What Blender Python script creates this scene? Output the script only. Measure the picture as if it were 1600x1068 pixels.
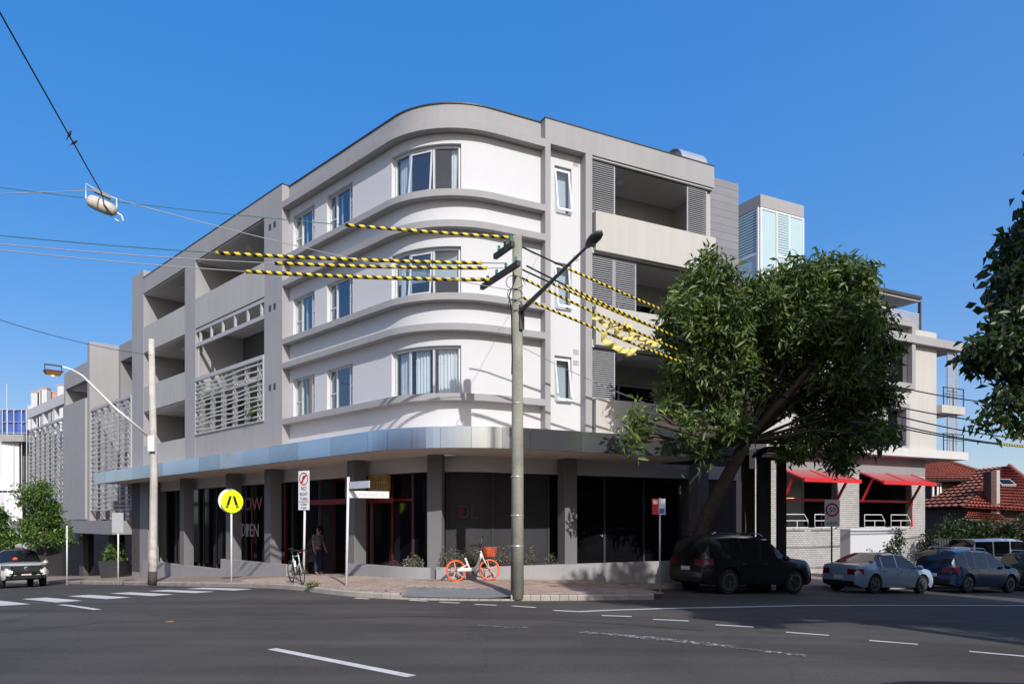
import bpy, math, random
import numpy as np
from mathutils import Vector, Matrix
random.seed(7)
rng = np.random.default_rng(11)
for o in list(bpy.data.objects): bpy.data.objects.remove(o, do_unlink=True)
SC = bpy.context.scene
COL = SC.collection

# ---------------------------------------------------------------- camera, sky, sun
EYE = 1.65
cam_d = bpy.data.cameras.new('camera')
cam_d.sensor_width = 36.0
cam_d.lens = 26.0
cam_d.shift_y = 0.1738
cam_d.clip_end = 3000
cam_d.clip_start = 0.1
cam = bpy.data.objects.new('camera', cam_d)
COL.objects.link(cam)
cam.location = (0, 0, EYE)
cam.rotation_euler = (math.radians(90), 0, 0)
SC.camera = cam

SUN_DIR = Vector((-0.355, 0.935, -0.69)).normalized()        # the way the light travels
SUN_EL = math.asin(-SUN_DIR.z)
w = bpy.data.worlds.new('World')
SC.world = w
w.use_nodes = True
nt = w.node_tree
bg = nt.nodes['Background']
sky = nt.nodes.new('ShaderNodeTexSky')
sky.sky_type = 'NISHITA'
sky.sun_disc = False
sky.sun_elevation = SUN_EL
sky.sun_rotation = math.atan2(-SUN_DIR.x, -SUN_DIR.y)
sky.air_density = 0.7
sky.dust_density = 3.0
sky.ozone_density = 1.0
gam = nt.nodes.new('ShaderNodeGamma'); gam.inputs[1].default_value = .3      # softer fall-off from horizon to zenith
hsv = nt.nodes.new('ShaderNodeHueSaturation'); hsv.inputs['Hue'].default_value = .514; hsv.inputs['Saturation'].default_value = 3.5; hsv.inputs['Value'].default_value = 3.6
nt.links.new(sky.outputs[0], gam.inputs[0]); nt.links.new(gam.outputs[0], hsv.inputs['Color'])
nt.links.new(hsv.outputs[0], bg.inputs[0])
bg.inputs[1].default_value = 0.15
sun_d = bpy.data.lights.new('sun', 'SUN')
sun_d.energy = 4.4
sun_d.angle = math.radians(0.53)
sun_d.color = (1.0, 0.965, 0.925)
sun = bpy.data.objects.new('sun', sun_d)
COL.objects.link(sun)
sun.rotation_euler = SUN_DIR.to_track_quat('-Z', 'Y').to_euler()
SC.view_settings.view_transform = 'Standard'
SC.view_settings.look = 'None'
SC.view_settings.exposure = 0.0
SC.view_settings.gamma = 1.0
SC.view_settings.use_curve_mapping = False
SC.cycles.max_bounces = 6
SC.cycles.diffuse_bounces = 3
SC.cycles.transparent_max_bounces = 12
SC.cycles.use_denoising = True

# ---------------------------------------------------------------- materials
MAT = {}
def nodes_of(name):
    m = bpy.data.materials.new(name); m.use_nodes = True
    return m, m.node_tree.nodes, m.node_tree.links, m.node_tree.nodes['Principled BSDF']
def coords(N, L, scale=(1, 1, 1), kind='Object'):
    tc = N.new('ShaderNodeTexCoord'); mp = N.new('ShaderNodeMapping')
    mp.inputs['Scale'].default_value = scale
    L.new(tc.outputs[kind], mp.inputs[0])
    return mp.outputs[0]
def noise(N, L, vec, scale, detail=4, rough=.55):
    n = N.new('ShaderNodeTexNoise')
    n.inputs['Scale'].default_value = scale; n.inputs['Detail'].default_value = detail
    n.inputs['Roughness'].default_value = rough
    L.new(vec, n.inputs['Vector'])
    return n.outputs[0]
def ramp(N, L, fac, stops):
    r = N.new('ShaderNodeValToRGB')
    e = r.color_ramp.elements
    while len(e) < len(stops): e.new(.5)
    for k, (p, c) in enumerate(stops):
        e[k].position = p
        e[k].color = (c, c, c, 1) if not isinstance(c, tuple) else (*c, 1)
    L.new(fac, r.inputs[0])
    return r.outputs[0]
def mul(N, L, a, b, fac=1.0, mode='MULTIPLY'):
    m = N.new('ShaderNodeMix'); m.data_type = 'RGBA'; m.blend_type = mode
    m.inputs[0].default_value = fac
    if isinstance(a, tuple): m.inputs[6].default_value = (*a, 1)
    else: L.new(a, m.inputs[6])
    if isinstance(b, tuple): m.inputs[7].default_value = (*b, 1)
    else: L.new(b, m.inputs[7])
    return m.outputs[2]
def bump(N, L, b, h, strength=.3, dist=.01):
    n = N.new('ShaderNodeBump'); n.inputs['Strength'].default_value = strength
    n.inputs['Distance'].default_value = dist
    L.new(h, n.inputs['Height']); L.new(n.outputs[0], b.inputs['Normal'])
def mat(name, col, rough=.7, metal=0., var=.12, vs=1.5, fine=0., fs=60, bmp=0., spec=.4, streak=0., coat=0., rnd=0.):
    """A painted or plain surface: base colour with broad unevenness, fine grain, faint vertical run marks."""
    if name in MAT: return MAT[name]
    m, N, L, b = nodes_of(name)
    v = coords(N, L)
    c = mul(N, L, col, ramp(N, L, noise(N, L, v, vs), [(.3, 1 - var), (.7, 1 + var * .35)]))
    if fine:
        f = noise(N, L, v, fs, 3)
        c = mul(N, L, c, ramp(N, L, f, [(.3, 1 - fine), (.7, 1 + fine * .5)]))
        if bmp: bump(N, L, b, f, bmp)
    if streak:
        sv = coords(N, L, (2.2, 2.2, .12))
        c = mul(N, L, c, ramp(N, L, noise(N, L, sv, 2.0, 5), [(.35, 1 - streak), (.62, 1.0)]))
    if rnd:
        oi = N.new('ShaderNodeObjectInfo')
        c = mul(N, L, c, ramp(N, L, oi.outputs['Random'], [(0, 1 - rnd), (1, 1 + rnd * .6)]))
    L.new(c, b.inputs['Base Color'])
    b.inputs['Roughness'].default_value = rough; b.inputs['Metallic'].default_value = metal
    b.inputs['Specular IOR Level'].default_value = spec
    if coat: b.inputs['Coat Weight'].default_value = coat; b.inputs['Coat Roughness'].default_value = .04
    MAT[name] = m
    return m
def glass(name, tint=(.75, .82, .85), refl=1.0):
    """Clear pane: mirror by angle over a slightly tinted see-through."""
    if name in MAT: return MAT[name]
    m, N, L, b = nodes_of(name)
    N.remove(b)
    t = N.new('ShaderNodeBsdfTransparent'); t.inputs[0].default_value = (*tint, 1)
    g = N.new('ShaderNodeBsdfGlossy'); g.inputs['Roughness'].default_value = .01
    g.inputs[0].default_value = (.95, .97, 1, 1)
    f = N.new('ShaderNodeLayerWeight'); f.inputs[0].default_value = .5
    mx = N.new('ShaderNodeMixShader')
    pw = N.new('ShaderNodeMath'); pw.operation = 'POWER'; pw.inputs[1].default_value = 3.2
    mm = N.new('ShaderNodeMath'); mm.operation = 'MULTIPLY_ADD'; mm.inputs[1].default_value = .9*refl; mm.inputs[2].default_value = .09*refl; mm.use_clamp = True
    L.new(f.outputs['Facing'], pw.inputs[0]); L.new(pw.outputs[0], mm.inputs[0]); L.new(mm.outputs[0], mx.inputs[0])
    L.new(t.outputs[0], mx.inputs[1]); L.new(g.outputs[0], mx.inputs[2])
    L.new(mx.outputs[0], N['Material Output'].inputs[0])
    MAT[name] = m
    return m
def mat_brick(name, c1, c2, mortar, bw=.23, bh=.076, axis='XZ'):
    if name in MAT: return MAT[name]
    m, N, L, b = nodes_of(name)
    uv = N.new('ShaderNodeUVMap')
    br = N.new('ShaderNodeTexBrick')
    br.inputs['Color1'].default_value = (*c1, 1); br.inputs['Color2'].default_value = (*c2, 1)
    br.inputs['Mortar'].default_value = (*mortar, 1)
    br.inputs['Scale'].default_value = 1.0
    br.inputs['Brick Width'].default_value = bw; br.inputs['Row Height'].default_value = bh
    br.inputs['Mortar Size'].default_value = .008; br.inputs['Bias'].default_value = 0
    L.new(uv.outputs[0], br.inputs['Vector'])
    v = coords(N, L)
    c = mul(N, L, br.outputs[0], ramp(N, L, noise(N, L, v, 1.2), [(.3, .85), (.7, 1.05)]))
    L.new(c, b.inputs['Base Color']); b.inputs['Roughness'].default_value = .85
    inv = N.new('ShaderNodeMath'); inv.operation = 'SUBTRACT'; inv.inputs[0].default_value = 1
    L.new(br.outputs[1], inv.inputs[1])
    bump(N, L, b, inv.outputs[0], .8, .008)
    MAT[name] = m
    return m
def mat_leaf(name, dark, light, trans=.25):
    if name in MAT: return MAT[name]
    m, N, L, b = nodes_of(name)
    v = coords(N, L)
    c = ramp(N, L, noise(N, L, v, 1.3, 3), [(.3, dark), (.72, light)])
    c = mul(N, L, c, ramp(N, L, noise(N, L, v, 9, 2), [(.25, .7), (.75, 1.25)]))
    L.new(c, b.inputs['Base Color']); b.inputs['Roughness'].default_value = .42
    b.inputs['Specular IOR Level'].default_value = .45
    t = N.new('ShaderNodeBsdfTranslucent')
    L.new(mul(N, L, c, (1.1, 1.3, .5)), t.inputs[0])
    mx = N.new('ShaderNodeMixShader'); mx.inputs[0].default_value = trans
    L.new(b.outputs[0], mx.inputs[1]); L.new(t.outputs[0], mx.inputs[2])
    L.new(mx.outputs[0], N['Material Output'].inputs[0])
    MAT[name] = m
    return m
def mat_asphalt():
    m, N, L, b = nodes_of('asphalt')
    v = coords(N, L)
    fine = noise(N, L, v, 55, 3, .7)
    c = ramp(N, L, fine, [(.3, (.051, .046, .041)), (.58, (.083, .075, .067)), (.8, (.17, .157, .143))])
    c = mul(N, L, c, ramp(N, L, noise(N, L, v, .35, 5), [(.3, .76), (.7, 1.2)]))
    c = mul(N, L, c, ramp(N, L, noise(N, L, coords(N, L, (.12, 1.6, 1)), .7, 5), [(.35, .78), (.6, 1.1)]))
    # hairline cracks
    vo = N.new('ShaderNodeTexVoronoi'); vo.feature = 'DISTANCE_TO_EDGE'; vo.inputs['Scale'].default_value = .33
    wv = N.new('ShaderNodeMix'); wv.data_type = 'VECTOR'; wv.inputs[0].default_value = .25
    nn = N.new('ShaderNodeTexNoise'); nn.inputs['Scale'].default_value = 1.1; nn.inputs['Detail'].default_value = 5
    L.new(v, nn.inputs['Vector']); L.new(v, wv.inputs[4]); L.new(nn.outputs['Color'], wv.inputs[5])
    L.new(wv.outputs[1], vo.inputs['Vector'])
    crack = ramp(N, L, vo.outputs['Distance'], [(0, .55), (.006, 1)])
    c = mul(N, L, c, crack, .3)
    # oil and tyre darkening blotches
    c = mul(N, L, c, ramp(N, L, noise(N, L, v, .9, 3), [(.22, .72), (.36, 1)]))
    L.new(c, b.inputs['Base Color']); b.inputs['Roughness'].default_value = .82
    b.inputs['Specular IOR Level'].default_value = .3
    bump(N, L, b, fine, .5, .006)
    MAT['asphalt'] = m
    return m
def mat_paint_mark(name, keep):
    """Road paint, rubbed through to the asphalt in specks."""
    m, N, L, b = nodes_of(name)
    v = coords(N, L)
    wear = ramp(N, L, noise(N, L, v, 14, 6, .7), [(keep - .06, 0.0), (keep + .06, 1.0)])
    mx = N.new('ShaderNodeMix'); mx.data_type = 'RGBA'
    L.new(wear, mx.inputs[0])
    mx.inputs[6].default_value = (.075, .072, .07, 1); mx.inputs[7].default_value = (.62, .61, .59, 1)
    L.new(mul(N, L, mx.outputs[2], ramp(N, L, noise(N, L, v, 2), [(.3, .85), (.7, 1.05)])), b.inputs['Base Color'])
    b.inputs['Roughness'].default_value = .7
    MAT[name] = m
    return m
def mat_emit(name, col, strength):
    m, N, L, b = nodes_of(name)
    b.inputs['Base Color'].default_value = (*col, 1)
    b.inputs['Emission Color'].default_value = (*col, 1); b.inputs['Emission Strength'].default_value = strength
    MAT[name] = m
    return m
def mat_stripe(name, pitch):
    """Yellow and black spiral cover sleeve: stripes run with the length (UV x in metres)."""
    m, N, L, b = nodes_of(name)
    uv = N.new('ShaderNodeUVMap'); sx = N.new('ShaderNodeSeparateXYZ'); L.new(uv.outputs[0], sx.inputs[0])
    a = N.new('ShaderNodeMath'); a.operation = 'MULTIPLY_ADD'; a.inputs[1].default_value = 1.0
    L.new(sx.outputs[1], a.inputs[0])
    d = N.new('ShaderNodeMath'); d.operation = 'DIVIDE'; d.inputs[1].default_value = pitch
    L.new(sx.outputs[0], d.inputs[0]); L.new(d.outputs[0], a.inputs[2])
    f = N.new('ShaderNodeMath'); f.operation = 'FRACT'; L.new(a.outputs[0], f.inputs[0])
    g = N.new('ShaderNodeMath'); g.operation = 'GREATER_THAN'; g.inputs[1].default_value = .5; L.new(f.outputs[0], g.inputs[0])
    mx = N.new('ShaderNodeMix'); mx.data_type = 'RGBA'; L.new(g.outputs[0], mx.inputs[0])
    mx.inputs[6].default_value = (.012, .011, .012, 1); mx.inputs[7].default_value = (.78, .6, .05, 1)
    v = coords(N, L)
    L.new(mul(N, L, mx.outputs[2], ramp(N, L, noise(N, L, v, 3), [(.3, .75), (.7, 1.1)])), b.inputs['Base Color'])
    b.inputs['Roughness'].default_value = .45
    MAT[name] = m
    return m

M_white = mat('white_render', (.585, .592, .618), .85, var=.015, vs=.8, fine=.03, fs=90, bmp=.08, streak=.01)
M_grey = mat('grey_render', (.345, .34, .35), .85, var=.06, vs=.7, fine=.06, fs=90, bmp=.12, streak=.045)
M_dgrey = mat('dark_grey_render', (.28, .275, .285), .85, var=.08, vs=.7, fine=.06, fs=90, bmp=.12, streak=.05)
M_cream = mat('cream_render', (.50, .487, .455), .85, var=.05, vs=.6, fine=.05, fs=90, bmp=.1, streak=.06)
M_lgrey = mat('light_grey_panel', (.43, .43, .42), .85, var=.05, vs=.6, fine=.05, fs=90, bmp=.1, streak=.06)
M_soff = mat('soffit_paint', (.58, .57, .56), .9, var=.06)
M_can_soff = mat('canopy_soffit_paint', (.70, .60, .52), .85, var=.08)
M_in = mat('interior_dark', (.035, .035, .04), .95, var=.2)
M_room = mat('room_wall', (.16, .16, .17), .9)
M_alu = mat('aluminium_frame', (.62, .63, .64), .45, metal=.3, var=.05)
M_dkframe = mat('dark_frame', (.05, .05, .055), .5)
M_louv = mat('louvre_paint', (.40, .41, .44), .5, metal=.2, var=.05)
M_screen = mat('screen_paint', (.42, .42, .43), .6, var=.06)
M_curt = mat('curtain_cloth', (.75, .77, .78), .9, var=.08)
M_blind = mat('blind_cloth', (.55, .6, .63), .9, var=.08)
M_glass = glass('window_glass', (.78, .84, .88), 1.25)
M_shop = mat('tinted_shop_glass', (.006, .006, .008), .06, spec=.25, var=.1)
M_film = mat('black_window_film', (.045, .045, .05), .6, spec=.2, var=.15)
M_redfr = mat('red_frame', (.20, .012, .014), .4, var=.15)
M_brickdk = mat_brick('dark_brick', (.10, .085, .085), (.065, .06, .06), (.15, .145, .14))
M_brickwh = mat_brick('white_brick', (.50, .49, .48), (.42, .415, .405), (.13, .125, .12), .23, .1)
M_clad = mat('grey_cladding_board', (.24, .24, .26), .55, metal=.2, var=.06, rnd=.07)
M_conc = mat('concrete', (.36, .35, .335), .9, var=.15, vs=2, fine=.12, fs=40, bmp=.25)
M_kerb = mat('kerb_concrete', (.38, .35, .31), .9, var=.22, vs=2.5, fine=.15, fs=35, bmp=.3)
M_path = mat('path_brown', (.30, .235, .20), .9, var=.18, vs=1.2, fine=.15, fs=40, bmp=.3)
M_paver = mat('paver_clay', (.42, .32, .265), .88, var=.14, vs=1.6, fine=.12, fs=60, bmp=.25, rnd=.2)
M_ramp = mat('ramp_concrete', (.20, .205, .215), .85, var=.15, vs=1.5, fine=.1, fs=50, bmp=.2)
M_asph = mat_asphalt()
M_mark = mat_paint_mark('road_paint', .33)
M_worn = mat_paint_mark('worn_road_paint', .575)
M_black = mat('black_paint', (.012, .012, .013), .4)
M_rubber = mat('rubber', (.02, .02, .021), .85)
M_galv = mat('galvanised_steel', (.55, .56, .57), .4, metal=.6, var=.1)
M_whitepost = mat('white_post_paint', (.76, .76, .76), .5, var=.08)
M_sign = mat('sign_white', (.78, .78, .78), .45, var=.05)
M_signtxt = mat('sign_black', (.015, .015, .016), .5)
M_signred = mat('sign_red', (.55, .02, .03), .45)
M_wire = mat('cable_black', (.014, .014, .015), .5)
M_wireg = mat('cable_grey', (.32, .33, .33), .5)
M_wiret = mat('cable_green', (.05, .16, .17), .5)

# ---------------------------------------------------------------- mesh helpers
ORG = {}
class MB:
    def __init__(s): s.v = []; s.f = []; s.uv = {}
    def quad(s, a, b, c, d, uv=None):
        n = len(s.v); s.v += [tuple(a), tuple(b), tuple(c), tuple(d)]; s.f.append((n, n+1, n+2, n+3))
        if uv: s.uv[len(s.f)-1] = uv
        return s
    def poly(s, pts):
        n = len(s.v); s.v += [tuple(p) for p in pts]; s.f.append(tuple(range(n, n+len(pts)))); return s
    def hexa(s, p):                                     # p: 4 bottom, 4 top, both counter-clockwise from above
        n = len(s.v); s.v += [tuple(q) for q in p]
        for f in ((3,2,1,0),(4,5,6,7),(0,1,5,4),(1,2,6,5),(2,3,7,6),(3,0,4,7)): s.f.append(tuple(n+k for k in f))
        return s
    def box(s, x0, x1, y0, y1, z0, z1):
        return s.hexa([(x0,y0,z0),(x1,y0,z0),(x1,y1,z0),(x0,y1,z0),(x0,y0,z1),(x1,y0,z1),(x1,y1,z1),(x0,y1,z1)])
    def mbox(s, f, a0, a1, d0, d1, z0, z1):             # a box in a wall's own coordinates, f(along, inward, z)
        P = lambda a, d, z: f(a, d, z)
        return s.hexa([P(a0,d0,z0),P(a1,d0,z0),P(a1,d1,z0),P(a0,d1,z0),P(a0,d0,z1),P(a1,d0,z1),P(a1,d1,z1),P(a0,d1,z1)])
    def obox(s, c, ax, ay, az):                         # box from centre and three half-axes
        c, ax, ay, az = (Vector(q) for q in (c, ax, ay, az))
        return s.hexa([c-ax-ay-az,c+ax-ay-az,c+ax+ay-az,c-ax+ay-az,c-ax-ay+az,c+ax-ay+az,c+ax+ay+az,c-ax+ay+az])
    def prism(s, pts, ext):                             # closed polygon (list of 3-D points) pushed along ext
        n = len(s.v); k = len(pts); e = Vector(ext)
        s.v += [tuple(p) for p in pts] + [tuple(Vector(p)+e) for p in pts]
        s.f.append(tuple(n+i for i in range(k))); s.f.append(tuple(n+k+i for i in reversed(range(k))))
        for i in range(k):
            j = (i+1) % k; s.f.append((n+j, n+i, n+k+i, n+k+j))
        return s
    def tube(s, pts, r, n=8, cap=True, uvscale=None):
        pts = [Vector(p) for p in pts]; rs = r if isinstance(r, (list, tuple)) else [r]*len(pts)
        base = len(s.v); up = Vector((0,0,1)); acc = 0; dist = [0]
        for i in range(1, len(pts)): dist.append(dist[-1] + (pts[i]-pts[i-1]).length)
        for i, p in enumerate(pts):
            t = (pts[min(i+1, len(pts)-1)] - pts[max(i-1, 0)]).normalized()
            if abs(t.dot(up)) > .97: a = t.cross(Vector((1,0,0))).normalized()
            else: a = t.cross(up).normalized()
            b = a.cross(t).normalized()
            for k in range(n):
                an = 2*math.pi*k/n
                s.v.append(tuple(p + (a*math.cos(an) + b*math.sin(an))*rs[i]))
        for i in range(len(pts)-1):
            for k in range(n):
                k2 = (k+1) % n
                s.f.append((base+i*n+k, base+i*n+k2, base+(i+1)*n+k2, base+(i+1)*n+k))
                if uvscale: s.uv[len(s.f)-1] = [(dist[i], k/n), (dist[i], (k+1)/n), (dist[i+1], (k+1)/n), (dist[i+1], k/n)]
        if cap:
            s.f.append(tuple(base+k for k in reversed(range(n))))
            s.f.append(tuple(base+(len(pts)-1)*n+k for k in range(n)))
        return s
    def lathe(s, c, axis, prof, n=16):                  # prof: (distance along axis, radius)
        c = Vector(c); ax = Vector(axis).normalized()
        a = ax.orthogonal().normalized(); b = ax.cross(a)
        base = len(s.v)
        for h, r in prof:
            for k in range(n):
                an = 2*math.pi*k/n
                s.v.append(tuple(c + ax*h + (a*math.cos(an)+b*math.sin(an))*r))
        for i in range(len(prof)-1):
            for k in range(n):
                k2 = (k+1) % n
                s.f.append((base+i*n+k, base+i*n+k2, base+(i+1)*n+k2, base+(i+1)*n+k))
        s.f.append(tuple(base+k for k in reversed(range(n))))
        s.f.append(tuple(base+(len(prof)-1)*n+k for k in range(n)))
        return s
    def build(s, name, m, parent=None, smooth=False, bevel=0, planar_uv=None):
        me = bpy.data.meshes.new(name)
        o0 = Vector(ORG.get(parent.name, (0,0,0))) if parent else Vector((0,0,0))
        me.from_pydata([tuple(Vector(p)-o0) for p in s.v], [], s.f)
        if s.uv or planar_uv:
            ul = me.uv_layers.new(name='UVMap')
            for p in me.polygons:
                for k, li in enumerate(p.loop_indices):
                    if planar_uv:
                        q = Vector(s.v[me.loops[li].vertex_index]); ul.data[li].uv = planar_uv(q)
                    elif p.index in s.uv: ul.data[li].uv = s.uv[p.index][k]
        me.materials.append(m)
        if smooth:
            me.polygons.foreach_set('use_smooth', [True]*len(me.polygons))
        me.update()
        o = bpy.data.objects.new(name, me); COL.objects.link(o)
        if parent: o.parent = parent; ORG[o.name] = tuple(o0)
        if bevel:
            b = o.modifiers.new('b', 'BEVEL'); b.width = bevel; b.segments = 2; b.limit_method = 'ANGLE'
        return o
def tag(o, label, cat=None, group=None, kind=None):
    o['label'] = label
    if cat: o['category'] = cat
    if group: o['group'] = group
    if kind: o['kind'] = kind
    return o
def thing(name, label, cat, loc=(0,0,0), group=None):
    o = bpy.data.objects.new(name, None); COL.objects.link(o); o.location = loc
    o.empty_display_size = .2
    ORG[o.name] = tuple(loc)
    return tag(o, label, cat, group)
def structure(o): o['kind'] = 'structure'; return o
def place(o, loc, rz=0): o.location = loc; o.rotation_euler = (0, 0, rz); return o
def copy_tree(o, parent=None):
    c = o.copy(); COL.objects.link(c)
    if parent: c.parent = parent
    for ch in o.children: copy_tree(ch, c)
    return c
def inst(src, parent, loc, rot=None):
    c = src.copy(); COL.objects.link(c); c.parent = parent; c.location = loc
    if rot is not None: c.rotation_euler = rot
    return c
def text(s, name, size, m, parent, org, xdir, updir, align='CENTER', extrude=.002, sx=1.0):
    cu = bpy.data.curves.new(name, 'FONT'); cu.body = s; cu.size = size; cu.align_x = align; cu.align_y = 'CENTER'
    cu.extrude = extrude; cu.resolution_u = 3
    cu.materials.append(m)
    tmp = bpy.data.objects.new('tmp', cu)
    me = bpy.data.meshes.new_from_object(tmp); bpy.data.objects.remove(tmp)
    if not me.materials: me.materials.append(m)
    me.name = name
    o = bpy.data.objects.new(name, me); COL.objects.link(o)
    x = Vector(xdir).normalized(); y = Vector(updir).normalized(); z = x.cross(y)
    mt = Matrix((( x.x*sx, y.x, z.x, 0), (x.y*sx, y.y, z.y, 0), (x.z*sx, y.z, z.z, 0), (0,0,0,1)))
    o0 = Vector(ORG.get(parent.name, (0,0,0))) if parent else Vector((0,0,0))
    o.parent = parent
    o.matrix_local = Matrix.Translation(Vector(org)-o0) @ mt
    return o

# ---------------------------------------------------------------- the lie of the land
C = Vector((-2.354, 21.06, 0))                      # where the two street fronts of the corner block would meet
U = Vector((.8877, .4604, 0)).normalized()          # along the right street
V = Vector((-.7006, .7136, 0)).normalized()         # along the left street
NR = Vector((-U.y, U.x, 0))                         # into the block from the right street
NL = Vector((V.y, -V.x, 0))                         # into the block from the left street
def Rw(a, d, z): p = C + U*a + NR*d; return (p.x, p.y, z)
def Lw(a, d, z): p = C + V*a + NL*d; return (p.x, p.y, z)
def at(px, py, Y): return Vector(((px-800)/1155*Y, Y, EYE + (812-py)/1155*Y))
def sp(x, m=55): return min(.5*(x + math.sqrt(x*x + 1.5)), m)
def road_z(x, y):
    dx, dy = x - C.x, y - C.y
    t = dx*V.x + dy*V.y; s = dx*U.x + dy*U.y
    return -.0165*max(0, min(y, 18)) - .056*sp(t-3) - .043*sp(s-1)
KL, KR, KRAD = -2.8, -4.0, 5.6                      # kerb lines and the corner's radius
HALF = math.acos(U.dot(V))/2
BIS = (U+V).normalized()
def fillet(dl, dr, r):
    """Corner of the two lines set in by dl, dr: tangent offsets, arc centre and arc start angle."""
    a, b = C.dot(NL)+dl, C.dot(NR)+dr
    det = NL.x*NR.y - NL.y*NR.x
    P = Vector(((a*NR.y - NL.y*b)/det, (NL.x*b - NR.x*a)/det, 0))
    T = r/math.tan(HALF); O = P + BIS*(r/math.sin(HALF))
    return P, T, O
def corner_path(dl, dr, r, tl, sr, n=24, step=None):
    """Plan points from the left street (tl metres along) round the corner to the right street (sr metres along)."""
    P, T, O = fillet(dl, dr, r)
    pl, pr = P + V*T, P + U*T
    t0 = (pl-C).dot(V); s0 = (pr-C).dot(U)
    out = []
    k = step[0] if isinstance(step, tuple) else max(1, int((tl-t0)/(step or 1e9)))
    for i in range(k): out.append(C + V*(tl + (t0-tl)*i/k) + NL*dl)
    a0 = math.atan2(pl.y-O.y, pl.x-O.x); a1 = math.atan2(pr.y-O.y, pr.x-O.x)
    while a1 < a0: a1 += 2*math.pi
    for i in range(n+1):
        a = a0 + (a1-a0)*i/n; out.append(O + Vector((math.cos(a), math.sin(a), 0))*r)
    k = step[1] if isinstance(step, tuple) else max(1, int((sr-s0)/(step or 1e9)))
    for i in range(1, k+1): out.append(C + U*(s0 + (sr-s0)*i/k) + NR*dr)
    return out
def jog(s_):
    k = max(0, min(1, (s_-5.2)/1.2)); return 3.4*k*k*(3-2*k)      # the right street's kerb steps in after the corner apron
KP, KT, KO = fillet(KL, KR, KRAD)
def kerb_in(x, y):
    p = Vector((x, y, 0)); dl = (p-C).dot(NL)-KL; dr = (p-C).dot(NR)-KR-jog((p-C).dot(U))
    q = p-KP
    if q.dot(U) < KT*1.0 and q.dot(V) < KT*1.0 and dl < KRAD and dr < KRAD: return KRAD-(p-KO).length
    return min(dl, dr)
def path_z(x, y):
    k = kerb_in(x, y); z = road_z(x, y) + .14 + .03*max(0, min(k, 5))
    if y < 20.2:                                    # the pram ramp dips to the gutter
        e = max(0, min(1, (x+3.05)/.3, (.05-x)/.25)); z -= .105*e*max(0, 1-max(0, k)/1.4)
    return z

def la(px, d=0):
    """Distance along the left street at which a sight line meets the plane d metres in."""
    r = Vector(((px-800)/1155, 1, 0)); Y = (C.dot(NL)+d)/r.dot(NL); return (r*Y-C).dot(V)
def ra(px, d=0):
    r = Vector(((px-800)/1155, 1, 0)); Y = (C.dot(NR)+d)/r.dot(NR); return (r*Y-C).dot(U)
def rz(px, py, d=0):
    r = Vector(((px-800)/1155, 1, 0)); Y = (C.dot(NR)+d)/r.dot(NR); return EYE+(812-py)/1155*Y

# ---------------------------------------------------------------- road sheet
def axis_lines(lo, f0, f1, hi, step):
    out = list(np.arange(f0, f1+1e-6, step)); a = f0; g = step
    while a > lo: g *= 1.5; a -= g; out.insert(0, a)
    a = f1; g = step
    while a < hi: g *= 1.5; a += g; out.append(a)
    return out
xs = axis_lines(-900, -30, 26, 900, .5); ys = axis_lines(-120, -2, 40, 1500, .5)
m = MB()
nx = len(xs)
for y in ys:
    for x in xs: m.v.append((x, y, road_z(x, y)))
for j in range(len(ys)-1):
    for i in range(nx-1):
        a = j*nx+i; m.f.append((a, a+1, a+nx+1, a+nx))
structure(m.build('road', M_asph, smooth=True))

# kerb and footpath round the corner
TL, SR = 62, 62
outer = corner_path(KL, KR, KRAD, TL, SR, 28, (72, 74))
inner = corner_path(KL+.16, KR+.16, KRAD-.16, TL, SR, 28, (72, 74))
outer = [p + NR*jog((p-C).dot(U)) if (p-C).dot(U) > 3 else p for p in outer]
inner = [p + NR*jog((p-C).dot(U)) if (p-C).dot(U) > 3 else p for p in inner]
wall_l = corner_path(1.2, 1.2, 1.2, TL, SR, 28, (72, 74))
wall_l = [p + NR*(5*max(0, min(1, ((p-C).dot(U)-12)/2))) if (p-C).dot(U) > 3 else p for p in wall_l]
kerb = structure(MB().build('kerb', M_kerb))
seg = max(1, len(outer)//1)
def kerb_piece(p0, p1, q0, q1, h0=.14, h1=.14):
    mb = MB(); g = .006
    d = (p1-p0).normalized()*g
    a0, a1, b0, b1 = p0+d, p1-d, q0+d, q1-d
    z = lambda p, h: (p.x, p.y, road_z(p.x, p.y)+h)
    i0 = p0 + (q0-p0)*.18 + d; i1 = p1 + (q1-p1)*.18 - d
    mb.quad(z(a0, -.1), z(a1, -.1), z(a1, h1*.8), z(a0, h0*.8))
    mb.quad(z(a0, h0*.8), z(a1, h1*.8), z(i1, h1+.004), z(i0, h0+.004))
    mb.quad(z(i0, h0+.004), z(i1, h1+.004), z(b1, h1+.004), z(b0, h0+.004))
    mb.quad(z(a0, -.1), z(a0, h0*.8), z(i0, h0+.004), z(b0, -.1)); mb.quad(z(a1, -.1), z(b1, -.1), z(i1, h1+.004), z(a1, h1*.8))
    mb.quad(z(b0, h0+.004), z(b1, h1+.004), z(b1, -.1), z(b0, -.1))
    return mb
for i in range(len(outer)-1):
    mid = (outer[i]+outer[i+1])/2
    ramp_h = .035 if -2.9 < mid.x < -.05 and mid.y < 19 else .14
    kerb_piece(outer[i], outer[i+1], inner[i], inner[i+1], ramp_h, ramp_h).build('kerb_stone', M_kerb, kerb)
m = MB(); K = 10
for i, (a, b) in enumerate(zip(inner, wall_l)):
    for k in range(K+1):
        p = a + (b-a)*(k/K); m.v.append((p.x, p.y, path_z(p.x, p.y)))
for i in range(len(inner)-1):
    for k in range(K):
        n = i*(K+1)+k; m.f.append((n, n+K+1, n+K+2, n+1))
footpath = structure(m.build('footpath', M_path))
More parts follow.
